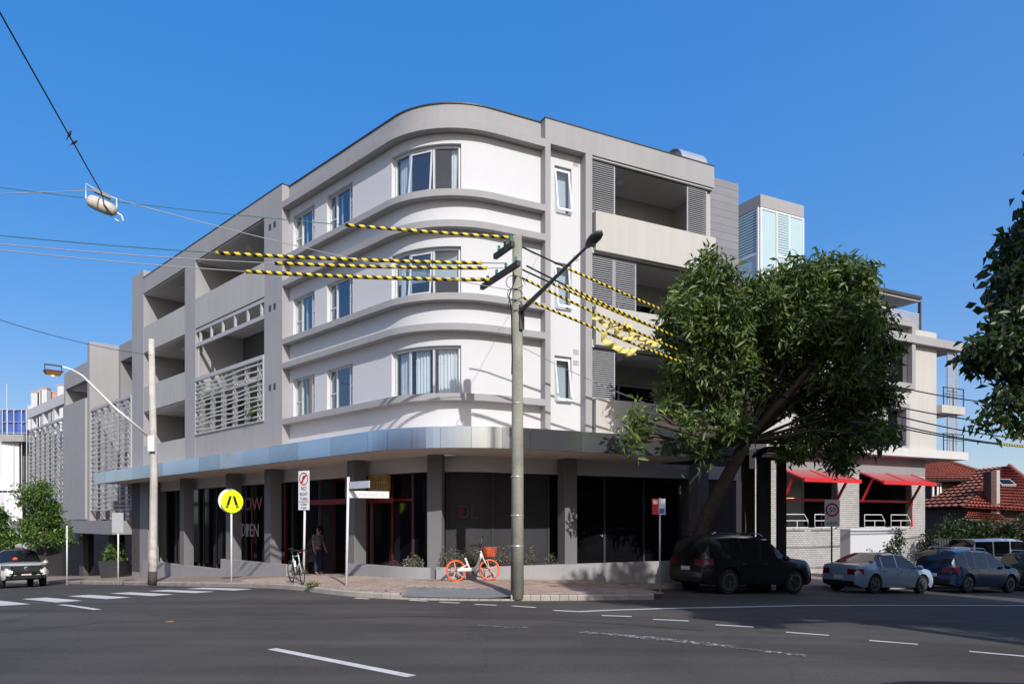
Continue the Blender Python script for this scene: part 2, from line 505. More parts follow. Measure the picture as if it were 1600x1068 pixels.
# a concrete pram ramp let into the footpath beside the timber pole
m = MB()
g = []
for i in range(7):
    for k in range(4):
        x = -2.75 + i*.44; 
        j = min(range(len(inner)), key=lambda q: abs(inner[q].x-x) + (9 if inner[q].y > 20 else 0))
        y0 = inner[j].y + .01; y = y0 + k*.42
        zz = path_z(x, y)+.006
        m.v.append((x, y, zz))
for i in range(6):
    for k in range(3):
        n = i*4+k; m.f.append((n, n+4, n+5, n+1))
ramp_o = structure(m.build('kerb_ramp', M_ramp))

# clay pavers of the corner forecourt
def in_block(p): return (p-C).dot(NL) > -.02 and (p-C).dot(NR) > -.02
pav = []
PW, PD = .40, .20
for j in range(0, 60):
    for i in range(-44, 60):
        off = PW/2 if j % 2 else 0
        p = C + U*(i*PW+off) + NR*(-4.4 + j*PD)
        x, y = p.x, p.y
        if kerb_in(x, y) < .3 or y > 26: continue
        if in_block(p): continue
        if -2.9 < x < .05 and kerb_in(x, y) < 1.45: continue
        if abs(x/y) > .36: continue
        pav.append((y, p))
pav.sort(key=lambda q: q[0])
pm = MB().box(-PW/2+.006, PW/2-.006, -PD/2+.006, PD/2-.006, -.02, .0075)
src = pm.build('paver', M_paver, footpath)
ang = math.atan2(U.y, U.x)
first = True
for y, p in pav[:300]:
    o = src if first else inst(src, footpath, (0, 0, 0))
    first = False
    z = path_z(p.x, p.y)
    gx = path_z(p.x+U.x*.1, p.y+U.y*.1)-z; gy = path_z(p.x+NR.x*.1, p.y+NR.y*.1)-z
    ez = Vector((0,0,1)); ux = (U + ez*(gx*10)).normalized(); uy = (NR + ez*(gy*10)).normalized(); uz = ux.cross(uy)
    o.matrix_local = Matrix.Translation((p.x, p.y, z + random.uniform(0, .002))) @ Matrix((ux, uy, uz)).transposed().to_4x4()
m = MB()
for y, p in pav[300:]:
    q = []
    for zz in (-.02, .0075):
        for sx, sy in ((-1,-1),(1,-1),(1,1),(-1,1)):
            a = p + U*(sx*(PW/2-.006)) + NR*(sy*(PD/2-.006)); q.append((a.x, a.y, path_z(a.x, a.y)+zz))
    m.hexa(q)
if m.v:
    o = m.build('pavers', M_paver, footpath); o['kind'] = 'stuff'

# road markings
marks = []
def strip(name, pts, width, mt=None, lift=.006):
    """A painted line along ground points, laid on the road surface."""
    m = MB(); P = []
    for a, b in zip(pts[:-1], pts[1:]):
        a, b = Vector((a[0], a[1], 0)), Vector((b[0], b[1], 0)); n = max(1, int((b-a).length/.4))
        for i in range(n): P.append(a + (b-a)*i/n)
    P.append(Vector((pts[-1][0], pts[-1][1], 0)))
    for i, p in enumerate(P):
        t = (P[min(i+1, len(P)-1)]-P[max(i-1, 0)]).normalized(); s = Vector((-t.y, t.x, 0))*width/2
        for q in (p-s, p+s): m.v.append((q.x, q.y, road_z(q.x, q.y)+lift))
    for i in range(len(P)-1): m.f.append((2*i, 2*i+2, 2*i+3, 2*i+1))
    return structure(m.build(name, mt or M_mark))
def gp(px, py):
    """Where a line of sight from the photographer's spot meets the road."""
    Y = 10.
    for _ in range(30): Y += .6*((EYE-road_z((px-800)/1155*Y, Y))*1155/(py-812) - Y)
    return ((px-800)/1155*Y, Y)
# pedestrian crossing: bars along the left street
for k in range(7):
    dc = KL - .75 - 1.12*k
    a, b = C + V*4.2 + NL*dc, C + V*7.9 + NL*dc
    strip('crossing_bar', [a, b], .58)
for a, b in (((95,944),(153,952)),((425,1013),(643,1056)),((940,961),(987,962.5)),((1020,967),(1076,969.5)),((1118,975.5),(1177,979)),
             ((1228,987),(1295,992)),((1358,1000),(1434,1006)),((1514,1017),(1604,1025)),((555,933.5),(577,935)),((640,937),(668,938.5)),((687,940),(718,941.5)),((742,943.5),(776,945)),((800,946),(837,948.5))):
    strip('lane_dash', [gp(*a), gp(*b)], .15)
strip('edge_line', [gp(865, 953), gp(905, 955), gp(1080, 949), gp(1250, 945.5), gp(1420, 945), gp(1640, 945.5)], .17)
strip('worn_line', [gp(908, 987), gp(990, 993), gp(1090, 1003), gp(1150, 1010)], .22, M_worn)
strip('worn_line', [gp(960, 992), gp(1060, 1001), gp(1180, 1015), gp(1260, 1024)], .16, M_worn, .005)
M_bit = mat('bitumen_seal', (.028, .026, .026), .6, var=.3, vs=6)
strip('sealed_crack', [gp(-20, 990), gp(180, 970), gp(420, 967), gp(640, 962), gp(830, 966)], .025, M_bit, .004)
strip('sealed_crack', [gp(830, 966), gp(980, 975), gp(1100, 985)], .035, M_bit, .004)
strip('worn_line', [gp(745, 976), gp(790, 979), gp(825, 980)], .1, M_worn)

# ---------------------------------------------------------------- corner apartment building
RAD = 2.84                                          # radius of the rounded corner, at the ledges' face
FP, FT, FO = fillet(0, 0, RAD)
ARC = RAD*(math.pi-2*HALF)
A0 = math.atan2((FP+V*FT-FO).y, (FP+V*FT-FO).x)
def Fw(q, d, z):
    """The rounded front as one strip: q<0 left street, 0..ARC the curve, beyond it the right street; d inward."""
    if q < 0: p = C + V*(FT-q) + NL*d
    elif q > ARC: p = C + U*(FT+q-ARC) + NR*d
    else:
        a = A0 + q/RAD; p = FO + Vector((math.cos(a), math.sin(a), 0))*(RAD-d)
    return (p.x, p.y, z)
qt = lambda t: FT-t
qs = lambda s: ARC+s-FT
def qsteps(q0, q1):
    out = [q0]
    for k in range(0, 29):
        q = ARC*k/28
        if q0+.01 < q < q1-.01: out.append(q)
    return out+[q1]
def band(f, q0, q1, d0, d1, z0, z1, steps=qsteps):
    m = MB(); Q = steps(q0, q1)
    for a, b in zip(Q[:-1], Q[1:]):
        m.quad(f(a,d0,z0), f(b,d0,z0), f(b,d0,z1), f(a,d0,z1))
        m.quad(f(a,d0,z1), f(b,d0,z1), f(b,d1,z1), f(a,d1,z1))
        m.quad(f(a,d1,z0), f(b,d1,z0), f(b,d0,z0), f(a,d0,z0))
        m.quad(f(b,d1,z0), f(a,d1,z0), f(a,d1,z1), f(b,d1,z1))
    for q in (Q[0], Q[-1]): m.quad(f(q,d0,z0), f(q,d0,z1), f(q,d1,z1), f(q,d1,z0))
    return m
def wall(f, q0, q1, z0, z1, d, openings, depth=.22, steps=qsteps, extra=()):
    """One wall face with holes (qa, qb, za, zb) and their reveals."""
    m = MB()
    Q = sorted(set([round(x, 4) for x in steps(q0, q1)+[x for o in openings for x in o[:2]]+list(extra)]))
    Z = sorted(set([round(x, 4) for x in [z0, z1]+[x for o in openings for x in o[2:4]]]))
    for a, b in zip(Q[:-1], Q[1:]):
        for c, e in zip(Z[:-1], Z[1:]):
            qm, zm = (a+b)/2, (c+e)/2
            if any(o[0] < qm < o[1] and o[2] < zm < o[3] for o in openings): continue
            m.quad(f(a,d,c), f(b,d,c), f(b,d,e), f(a,d,e))
    for o in openings:
        for q in o[:2]: m.quad(f(q,d,o[2]), f(q,d,o[3]), f(q,d+depth,o[3]), f(q,d+depth,o[2]))
        qq = [q for q in Q if o[0]-1e-4 <= q <= o[1]+1e-4]
        for a, b in zip(qq[:-1], qq[1:]):
            for z in o[2:4]: m.quad(f(a,d,z), f(b,d,z), f(b,d+depth,z), f(a,d+depth,z))
    return m
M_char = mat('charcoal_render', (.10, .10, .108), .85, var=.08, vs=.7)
bld = thing('apartment_building', 'grey and white four storey apartment building with rounded corner and shop canopy', 'building', tuple(C))
ROOF, LV = 14.05, [5.38, 8.33, 11.38]               # parapet top; sill ledge tops of the three flats' floors
DW = .30                                            # how far the white walls stand back from the ledges
q_l, q_r = qt(8.76), qs(3.81)
# white walls with window holes
qc0, qc1 = None, None
def q_at_px(px, d):
    lo, hi = q_l, q_r
    for _ in range(60):
        mid = (lo+hi)/2; p = Fw(mid, d, 0)
        if 800+1155*p[0]/p[1] < px: lo = mid
        else: hi = mid
    return lo
W1, W2 = (qt(8.5), qt(6.94)), (qt(6.10), qt(4.47))
WC = (q_at_px(612, DW), q_at_px(720.5, DW))
ops = []
for z in LV:
    for wq in (W1, W2, WC): ops.append((wq[0], wq[1], z-.02, z+1.47))
wall(Fw, q_l, q_r, 3.9, ROOF-.9, DW, ops, .2).build('wall', M_white, bld)
# ledges, parapet
for z in LV:
    band(Fw, q_l, q_r, 0, DW+.02, z-.20, z).build('ledge', M_grey, bld)
for z in (7.44, 10.47): band(Fw, q_l, q_r, 0, DW+.02, z-.20, z).build('ledge', M_grey, bld)
band(Fw, q_l, q_r, 0, DW+.02, 13.16, 13.40).build('ledge', M_grey, bld)
band(Fw, q_l, q_r, DW-.02, DW+.25, 13.38, ROOF-.03).build('parapet', M_grey, bld)
band(Fw, q_l, q_r, DW-.05, DW+.28, ROOF-.029, ROOF+.01).build('parapet_capping', M_dkframe, bld)
# solid dark core behind the rounded front's rooms
band(Fw, q_l, q_r, 1.5, 1.6, 3.9, 13.3).build('room_wall', M_room, bld)
for z in (4.2, 7.2, 10.2, 13.3):
    m = MB(); Q = qsteps(q_l, q_r)
    for a, b in zip(Q[:-1], Q[1:]):
        m.quad(Fw(a,DW+.02,z), Fw(b,DW+.02,z), Fw(b,1.55,z), Fw(a,1.55,z))
    m.build('room_floor', M_room, bld)

def wavy(f, q0, q1, d, z0, z1, n=22, amp=.03, taper=0):
    m = MB()
    for i in range(n+1):
        q = q0+(q1-q0)*i/n; dd = d + amp*math.sin(i*1.9) + random.uniform(-.008, .008)
        m.v.append(f(q, dd*1, z1))
        qb = q0+(q1-q0)*(i/n)*(1-taper) 
        m.v.append(f(qb, dd+.01, z0))
    for i in range(n): m.f.append((2*i, 2*i+2, 2*i+3, 2*i+1))
    return m
def window(f, q0, q1, z0, z1, d, cols, transoms=(), curtains=(), parent=bld, fr=.055, mt=None, blind=0):
    """Framed window: frame, one pane per light; transoms = {light: z}; curtains = [(q0, q1)]."""
    mt = mt or M_alu
    m = MB(); g = .06
    def fb(a, b, c, e): 
        Q = qsteps(a, b) if b-a > .3 else [a, b]
        for i, j in zip(Q[:-1], Q[1:]): m.mbox(f, i, j, d, d+g, c, e)
    fb(q0, q1, z0, z0+fr); fb(q0, q1, z1-fr, z1)
    cuts = [q0] + list(cols) + [q1]
    for k, c in enumerate(cuts):
        a = c if k == 0 else (c-fr if k == len(cuts)-1 else c-fr/2)
        m.mbox(f, a, a+fr, d-.004, d+g+.004, z0+fr+.0005, z1-fr-.0005)
    trs = dict(transoms)
    for k, z in trs.items(): m.mbox(f, cuts[k]+fr*.5, cuts[k+1]-fr*.5, d+.002, d+g-.002, z-.02, z+.02)
    w_ = m.build('window', mt, parent)
    for k in range(len(cuts)-1):
        a, b = cuts[k]+fr*.3, cuts[k+1]-fr*.3
        zz = [z0+fr*.5, z1-fr*.5] if k not in trs else [z0+fr*.5, trs[k]-.02, trs[k]+.02, z1-fr*.5]
        for i in range(0, len(zz), 2):
            p = MB().quad(f(a,d+.03,zz[i]), f(b,d+.03,zz[i]), f(b,d+.03,zz[i+1]), f(a,d+.03,zz[i+1]))
            p.build('pane', M_glass, w_)
    for a, b, tp in curtains: wavy(f, a, b, d+.16, z0+.02, z1-.06, max(6, int((b-a)*26)), .03, tp).build('curtain', M_curt, w_)
    if blind:
        MB().mbox(f, q0+.05, q1-.05, d+.12, d+.13, z1-blind, z1-.03).build('blind', M_blind, w_)
    return w_
for li, z in enumerate(LV):
    za, zb = z+.0, z+1.46
    for wi, wq in enumerate((W1, W2)):
        wd = wq[1]-wq[0]
        c1, c2 = wq[0]+wd*(.28 if wi else .30), wq[0]+wd*(.80 if wi else .78)
        window(Fw, wq[0]+.005, wq[1]-.005, za, zb, DW+.12, (c1, c2), {0: za+.62, 2: za+.78},
               [(c1+.04, c1+.16, 0)] if li == 2 else [(c1+.04, c1+.14, 0), (wq[0]+.05, c1-.3, 0)] if wi == 0 else [(c2-.16, c2-.05, 0)])
    wd = WC[1]-WC[0]
    m1, m2 = q_at_px(641, DW+.12), q_at_px(678, DW+.12)
    cur = {0: [(WC[0]+.1, m1-.08, 0), (m1+.12, m1+(m2-m1)*.8, 0), (m2+.12, WC[1]-.08, 0)], 1: [(WC[0]+.1, WC[0]+.45, 0)],
           2: [(WC[0]+.08, m1-.15, 0), (WC[1]-.34, WC[1]-.1, .25)]}[li]
    ww = window(Fw, WC[0]+.005, WC[1]-.005, za, zb, DW+.12, (m1, m2), {}, cur, fr=.07, blind=(.85 if li == 1 else 0))
    if li:                                          # the middle sash stands ajar
        m = MB(); a, b = m1+.05, m2-.05; zt, z0_ = zb-.09, za+.07
        def sash(q, k, off=0): return Fw(q, DW+.10-.16*k+off, zt+(z0_-zt)*k)
        for q0_, q1_, k0, k1 in ((a,a+.05,0,1),(b-.05,b,0,1),(a+.05,b-.05,0,.045),(a+.05,b-.05,.955,1)):
            m.hexa([sash(q0_,k1),sash(q1_,k1),sash(q1_,k1,.035),sash(q0_,k1,.035),sash(q0_,k0),sash(q1_,k0),sash(q1_,k0,.035),sash(q0_,k0,.035)])
        m.build('open_sash', M_alu, ww)
        MB().quad(sash(a+.04,.96,.02), sash(b-.04,.96,.02), sash(b-.04,.04,.02), sash(a+.04,.04,.02)).build('pane', M_glass, ww)

# right street front: fin, recessed white strip, pilaster, balcony stack
MB().mbox(Rw, 3.81, 4.0, 0, 1.0, 3.9, 13.3).build('fin', M_grey, bld)
MB().mbox(Rw, 5.29, 5.54, 0, 2.2, 3.9, 13.3).build('pilaster', M_grey, bld)
MB().mbox(Rw, 3.81, 10.65, 0, .35, 13.301, ROOF).build('parapet', M_grey, bld)
MB().mbox(Rw, 3.79, 10.67, -.02, .37, ROOF, ROOF+.03).build('parapet_capping', M_dkframe, bld)
MB().mbox(Rw, 10.35, 10.65, .36, 6, 13.3, ROOF).build('parapet', M_grey, bld)
rops = [(4.33, 4.96, z, z+1.47) for z in LV]
straight = lambda a, b: [a, b]
wall(Rw, 4.0, 5.29, 3.9, 13.3, .32, rops, .2, straight).build('wall', M_white, bld)
MB().mbox(Rw, 4.0, 5.29, 1.3, 1.4, 3.9, 13.3).build('room_wall', M_room, bld)
for z in LV:
    a, b, zt, zb = 4.37, 4.92, z+1.40, z+.04
    fr = MB()
    for s0, s1, c, e in ((4.33,4.37,z,z+1.47),(4.92,4.96,z,z+1.47),(4.37,4.92,z+1.42,z+1.47),(4.37,4.92,z,z+.05)): fr.mbox(Rw, s0, s1, .40, .47, c, e)
    ww = fr.build('window', M_alu, bld)
    def sash(q, k, off=0): return Rw(q, .38-.20*k+off, zt+(zb-zt)*k)
    m = MB()
    for q0_, q1_, k0, k1 in ((a,a+.05,0,1),(b-.05,b,0,1),(a+.05,b-.05,0,.05),(a+.05,b-.05,.945,1)):
        m.hexa([sash(q0_,k1),sash(q1_,k1),sash(q1_,k1,.04),sash(q0_,k1,.04),sash(q0_,k0),sash(q1_,k0),sash(q1_,k0,.04),sash(q0_,k0,.04)])
    m.build('open_sash', M_sign, ww)
    MB().quad(sash(a+.04,.96,.02), sash(b-.04,.96,.02), sash(b-.04,.04,.02), sash(a+.04,.04,.02)).build('pane', M_glass, ww)
    MB().mbox(Rw, 4.34, 4.95, .60, .61, z, z+1.45).build('blind', M_blind, ww)
for z in (12.98, 9.95, 6.95, 6.6):
    m = MB()
    for k in range(5): m.mbox(Rw, 5.02, 5.22, .312, .319, z+k*.035, z+k*.035+.02)
    m.build('vent_grille', M_lgrey, bld)
# balconies
BD = 2.0
for li, (zf, zp, zc) in enumerate(((4.25, 5.53, 7.25), (7.25, 8.50, 10.27), (10.27, 11.52, 13.30))):
    MB().mbox(Rw, 5.63, 10.65, -.08, .10, zf, zp).build('balcony_parapet', M_cream, bld)
    MB().mbox(Rw, 5.54, 10.62, .102, BD, zf, zf+.2).build('balcony_floor', M_soff, bld)
    MB().mbox(Rw, 5.54, 10.62, .05, BD, zc-.06, zc-.002).build('balcony_ceiling', M_soff, bld)
    MB().mbox(Rw, 5.545, 10.60, .06, .16, zc-.10, zc-.062).build('shutter_track', M_dkframe, bld)
    wall(Rw, 5.54, 10.62, zf+.2, zc-.06, BD, [(6.3, 9.7, zf+.2, zf+2.3)], .12, straight).build('balcony_back_wall', M_lgrey, bld)
    MB().mbox(Rw, 10.45, 10.62, .17, BD, zf+.2, zc-.06).build('balcony_side_wall', M_lgrey, bld)
    dr = MB()
    for s0 in (6.3, 8.0, 9.63): dr.mbox(Rw, s0, s0+.07, BD+.05, BD+.1, zf+.2, zf+2.3)
    dr.mbox(Rw, 6.37, 9.63, BD+.052, BD+.098, zf+2.22, zf+2.3)
    d_ = dr.build('sliding_door', M_alu, bld)
    for s0, s1 in ((6.37, 8.0), (8.07, 9.63)):
        MB().quad(Rw(s0,BD+.075,zf+.2), Rw(s1,BD+.075,zf+.2), Rw(s1,BD+.075,zf+2.22), Rw(s0,BD+.075,zf+2.22)).build('pane', M_shop, d_)
    MB().lathe(Rw(7.3, 1.0, zc-.06), (0,0,-1), [(0, .14), (.05, .14), (.08, .1)], 16).build('ceiling_light', M_sign, bld)
    # louvred sliding shutters
    spans = {0: [(5.56, 6.50)], 1: [(5.56, 6.45), (6.47, 7.35), (9.55, 10.4)], 2: [(5.56, 6.50), (9.52, 10.42)]}[li]
    z0, z1 = zp+.005, zc-.10
    for s0, s1 in spans:
        f = MB(); e = .045
        for a, b, c, g in ((s0,s0+e,z0,z1),(s1-e,s1,z0,z1),(s0+e,s1-e,z0,z0+e),(s0+e,s1-e,z1-e,z1)): f.mbox(Rw, a, b, .112, .15, c, g)
        sh = f.build('louvre_shutter', M_louv, bld)
        n = 23; p = (z1-z0-2*e)/n
        lm = MB(); hw = (s1-s0)/2-e-.002
        lm.hexa([tuple(U*a + NR*d + Vector((0,0,z))) for a, d, z in ((-hw,-.018,-.020),(hw,-.018,-.020),(hw,.018,.012),(-hw,.018,.012),(-hw,-.018,-.012),(hw,-.018,-.012),(hw,.018,.020),(-hw,.018,.020))])
        s_ = None
        for k in range(n):
            c = Vector(Rw((s0+s1)/2, .131, z0+e+p*(k+.5)))-C
            if s_ is None:
                s_ = lm.build('slat', M_louv, sh); s_.data.transform(Matrix.Translation(C)); s_.location = c
            else: inst(s_, sh, c)
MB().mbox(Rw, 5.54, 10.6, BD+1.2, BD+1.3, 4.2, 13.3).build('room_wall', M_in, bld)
MB().mbox(Rw, 12.38, 18.2, 6.2, 6.4, -1.6, 9).build('side_passage_wall', M_in, bld)  # near-black colour stands in for the trees' shade on this wall
MB().mbox(Rw, 10.66, 12.37, .7, 6, -1.5, 3.999).build('wall', M_film, bld)  # dark base wall, the tree shade put into its colour
# dark cladding at the end of the front, roof vent
for k in range(35):
    z1 = 14.03-k*.272
    if z1 < 4.6: break
    MB().mbox(Rw, 10.655, 12.38, .60, .66, z1-.264, z1).build('cladding_board', M_clad, bld)
MB().mbox(Rw, 10.66, 12.37, .63, 6, 4.0, 14.02).build('wall', M_dkframe, bld)
m = MB()
for k in range(14):
    a0, a1 = math.pi*k/14, math.pi*(k+1)/14
    P = lambda s, a, r: Rw(s, 1.05-r*math.cos(a), 14.22+r*math.sin(a)*1.05)
    m.quad(P(9.6,a0,.62), P(10.75,a0,.62), P(10.75,a1,.62), P(9.6,a1,.62))
    m.quad(P(9.6,a0,.60), P(9.6,a1,.60), P(10.75,a1,.60), P(10.75,a0,.60))
    m.quad(P(9.6,a0,.60), P(9.6,a0,.62), P(9.6,a1,.62), P(9.6,a1,.60))
    m.quad(P(9.75,a0,.60), P(9.75,a1,.60), P(9.75,a1,.0), P(9.75,a0,.0))
m.mbox(Rw, 9.62, 10.73, .46, 1.64, 13.4, 14.21)
m.build('roof_vent', M_galv, bld)

# left street front: pier, two balcony bays, end wall
TP = [(8.76, 10.19), (16.86, 18.09)]
MB().mbox(Lw, 8.76, 10.19, 0, 2.2, 3.7, ROOF).build('pier', M_grey, bld)
MB().mbox(Lw, 16.86, 18.09, .0, 2.2, 3.7, 13.24).build('pier', M_grey, bld)
MB().mbox(Lw, 10.191, 23.6, 0, .35, 13.241, ROOF-.002).build('parapet', M_grey, bld)
MB().mbox(Lw, 8.74, 23.62, -.02, .37, ROOF, ROOF+.03).build('parapet_capping', M_dkframe, bld)
MB().mbox(Lw, 23.6, 25.34, 0, 3, -2.2, 14.46).build('end_wall', M_grey, bld)
for z in (12.62, 9.55, 6.55):
    for t0 in (9.25, 9.62):
        g = MB()
        for k in range(4): g.mbox(Lw, t0, t0+.17, -.012, .0, z+.06*k, z+.06*k+.035)
        g.build('vent_grille', M_dkframe, bld)
for t0, t1, lower in ((10.19, 16.86, False), (18.09, 23.6, True)):
    for li, (zf, zp, zc) in enumerate(((4.0, 5.43, 7.18), (7.18, 8.46, 10.2), (10.2, 11.52, 13.24))):
        if lower or li == 2:
            MB().mbox(Lw, t0+.001, t1-.001, -.01 if not lower else .015, .15, zf+.0, zp).build('balcony_parapet', M_lgrey, bld)
        elif li == 0:
            MB().mbox(Lw, t0+.001, t1-.001, .012, .2, 3.7, zp).build('balcony_parapet', M_grey, bld)
        MB().mbox(Lw, t0+.001, t1-.001, .2, 2.2, zf-.05 if li else zf, zf+.12).build('balcony_floor', M_soff, bld)
        MB().mbox(Lw, t0+.001, t1-.001, .03, 2.2, zc-.06, zc-.052).build('balcony_ceiling', M_soff, bld)
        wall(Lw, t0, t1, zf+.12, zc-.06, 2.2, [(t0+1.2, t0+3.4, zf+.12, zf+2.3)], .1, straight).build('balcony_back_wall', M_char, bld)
        MB().quad(Lw(t0+1.2,2.28,zf+.12), Lw(t0+3.4,2.28,zf+.12), Lw(t0+3.4,2.28,zf+2.3), Lw(t0+1.2,2.28,zf+2.3)).build('balcony_door', M_shop, bld)
        MB().lathe(Lw((t0+t1)/2, 1.0, zc-.06), (0,0,-1), [(0, .15), (.05, .15), (.08, .1)], 16).build('ceiling_light', M_sign, bld)
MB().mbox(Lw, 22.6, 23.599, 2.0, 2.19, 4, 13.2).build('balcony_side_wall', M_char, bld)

def lattice(name, t0, t1, z0, z1, d, nv, nh, parent, rail=.16):
    """Screen of wavy horizontal bars over upright fins."""
    f = MB()
    f.mbox(Lw, t0, t1, d-.05, d+.05, z1-rail, z1)
    for t in (t0, t1-.07): f.mbox(Lw, t, t+.07, d-.04, d+.04, z0, z1-rail-.001)
    f.mbox(Lw, t0+.071, t1-.071, d-.04, d+.04, z0, z0+.06)
    sc = f.build(name, M_screen, parent)
    for k in range(nv):
        t = t0 + (t1-t0)*(k+.5)/nv
        MB().mbox(Lw, t-.03, t+.03, d+.0, d+.20, z0+.05, z1-rail).build('fin', M_screen, sc)
    n = 14
    for k in range(nh):
        zc = z0+.12 + (z1-rail-z0-.2)*(k+.5)/nh; ph = random.uniform(0, 6.28); am = random.uniform(.012, .045)
        m = MB(); tl_ = random.uniform(-.012, .012)
        for i in range(n):
            a, b = t0+.05+(t1-t0-.1)*i/n, t0+.05+(t1-t0-.1)*(i+1)/n
            za, zb = (zc+am*math.sin(ph+q*2*math.pi/4.4)+.02*math.sin(1.3*q+k)+tl_*(q-(t0+t1)/2) for q in (a, b))
            P = lambda t, dd, z: Lw(t, dd, z)
            m.hexa([P(a,d-.03,za-.032),P(b,d-.03,zb-.032),P(b,d-.005,zb-.032),P(a,d-.005,za-.032),P(a,d-.03,za+.032),P(b,d-.03,zb+.032),P(b,d-.005,zb+.032),P(a,d-.005,za+.032)])
        m.build('slat', M_screen, sc)
    return sc
lattice('balcony_screen', 10.2, 16.85, 5.44, 7.98, .0, 6, 11, bld)
m = MB()
m.mbox(Lw, 10.2, 16.85, .02, .10, 10.02, 10.17); m.mbox(Lw, 10.2, 16.85, .02, .10, 9.38, 9.54)
for k in range(6):
    t = 10.5+k*1.18; m.mbox(Lw, t, t+.10, .03, .12, 9.541, 10.019)
m.mbox(Lw, 16.70, 16.76, .06, .12, 7.99, 9.379)
m.build('balcony_top_frame', M_screen, bld)

# shop canopy
CL, CR, CRAD = -1.4, -2.2, 3.86
c_out = corner_path(CL, CR, CRAD, 26.8, 8.6, 24, (13, 4))
c_in = corner_path(.7, .7, .8, 26.8, 8.6, 24, (13, 4))
M_fascia = mat('polished_fascia', (.62, .66, .72), .20, metal=.92, var=.08, vs=.5, rnd=.22)
ZC0, ZC1 = 3.57, 4.14
can = MB()
for i in range(len(c_out)-1):
    a, b, c_, e = c_out[i], c_out[i+1], c_in[i+1], c_in[i]
    w_ = lambda p, z: (p.x, p.y, z)
    can.quad(w_(a,ZC0+.02), w_(b,ZC0+.02), w_(c_,ZC0+.02), w_(e,ZC0+.02))
    can.quad(w_(a,ZC1-.03), w_(b,ZC1-.03), w_(c_,ZC1-.03), w_(e,ZC1-.03))
a, b = c_out[0], c_in[0]; can.quad((a.x,a.y,ZC0+.02),(b.x,b.y,ZC0+.02),(b.x,b.y,ZC1-.03),(a.x,a.y,ZC1-.03))
a, b = c_out[-1], c_in[-1]; can.quad((a.x,a.y,ZC0+.02),(b.x,b.y,ZC0+.02),(b.x,b.y,ZC1-.03),(a.x,a.y,ZC1-.03))
canopy = can.build('canopy', M_can_soff, bld)
i = 0
while i < len(c_out)-1:
    n = 1 if (c_out[i+1]-c_out[i]).length > 1 else 4
    j = min(i+n, len(c_out)-1); m = MB()
    for k in range(i, j):
        a, b = c_out[k], c_out[k+1]
        o_ = Vector((-(b-a).y, (b-a).x, 0)).normalized()*-.012
        d = (b-a).normalized()*.004
        a2, b2 = (a+d if k == i else a), (b-d if k == j-1 else b)
        m.quad((a2+o_).to_tuple()[:2]+(ZC0,), (b2+o_).to_tuple()[:2]+(ZC0,), (b2+o_).to_tuple()[:2]+(ZC1,), (a2+o_).to_tuple()[:2]+(ZC1,))
        m.quad((a2+o_).to_tuple()[:2]+(ZC1,), (b2+o_).to_tuple()[:2]+(ZC1,), (b2-o_*6).to_tuple()[:2]+(ZC1,), (a2-o_*6).to_tuple()[:2]+(ZC1,))
        m.quad((b2+o_).to_tuple()[:2]+(ZC0,), (a2+o_).to_tuple()[:2]+(ZC0,), (a2-o_*6).to_tuple()[:2]+(ZC0,), (b2-o_*6).to_tuple()[:2]+(ZC0,))
    m.build('fascia_panel', M_fascia, canopy)
    i = j
# columns
M_colm = mat('column_paint', (.175, .172, .178), .85, var=.08, vs=.7)
cols_l = [(18.2, 18.71), (13.16, 13.66), (9.68, 10.19), (3.9, 4.34)]
for t0, t1 in cols_l: MB().mbox(Lw, t0, t1, 0, .45, -1.6, ZC0+.04).build('column', M_colm, bld, bevel=.01)
MB().mbox(Rw, 4.52, 4.97, 0, .45, -.6, ZC0+.04).build('column', M_colm, bld, bevel=.01)
qcc = ARC*.5
MB().mbox(Fw, qcc-.30, qcc+.16, .1, .55, -.6, ZC0+.04).build('column', M_colm, bld, bevel=.01)
MB().mbox(Rw, 9.9, 10.4, 0, .45, -.8, ZC0+.04).build('column', M_colm, bld, bevel=.01)
pbv = lambda q: ((q-C).dot(V) + (q-C).dot(NL), q.z)
MB().mbox(Lw, 24.1, 25.3, -.03, .5, -1.0, ZC0+.02).build('brick_pier', M_brickdk, bld, planar_uv=pbv)
MB().mbox(Lw, 22.9, 24.09, -.02, .5, -2.0, ZC0+.02).build('pier', M_dgrey, bld)
# bulkhead and shopfronts set back behind the columns
band(Fw, qt(23), qs(12.4), .62, .8, 3.12, ZC0+.03).build('bulkhead', M_soff, bld)
SD = .9
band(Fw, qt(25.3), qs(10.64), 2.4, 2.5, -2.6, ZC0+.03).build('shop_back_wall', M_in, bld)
MB().mbox(Rw, 10.40, 10.64, .46, 2.39, -1.2, ZC0+.03).build('end_wall', M_dgrey, bld)
def shop(q0, q1, z0, z1, nlights, mframe, mglass, d=SD, door=False):
    f = MB(); Q = [q0+(q1-q0)*k/nlights for k in range(nlights+1)]
    for k, q in enumerate(Q):
        a = min(max(q-.035, q0), q1-.07); f.mbox(Fw, a, a+.07, d-.03, d+.05, z0, z1)
    for a, b in zip(Q[:-1], Q[1:]):
        for za in (z0, z1-.1): f.mbox(Fw, a+.036, b-.036, d-.028, d+.048, za, za+.1)
        if door: f.mbox(Fw, a+.036, b-.036, d-.026, d+.046, 2.25, 2.33)
    s_ = f.build('shopfront', mframe, bld)
    for a, b in zip(Q[:-1], Q[1:]):
        S = qsteps(a, b); p = MB()
        for i, j in zip(S[:-1], S[1:]): p.quad(Fw(i,d,z0+.05), Fw(j,d,z0+.05), Fw(j,d,z1-.05), Fw(i,d,z1-.05))
        p.build('pane', mglass, s_)
    return s_
shop(qt(22.9), qt(18.7), -1.6, 3.2, 3, M_dkframe, M_shop)
shop(qt(18.2), qt(13.66), -1.2, 3.2, 3, M_dkframe, M_shop)
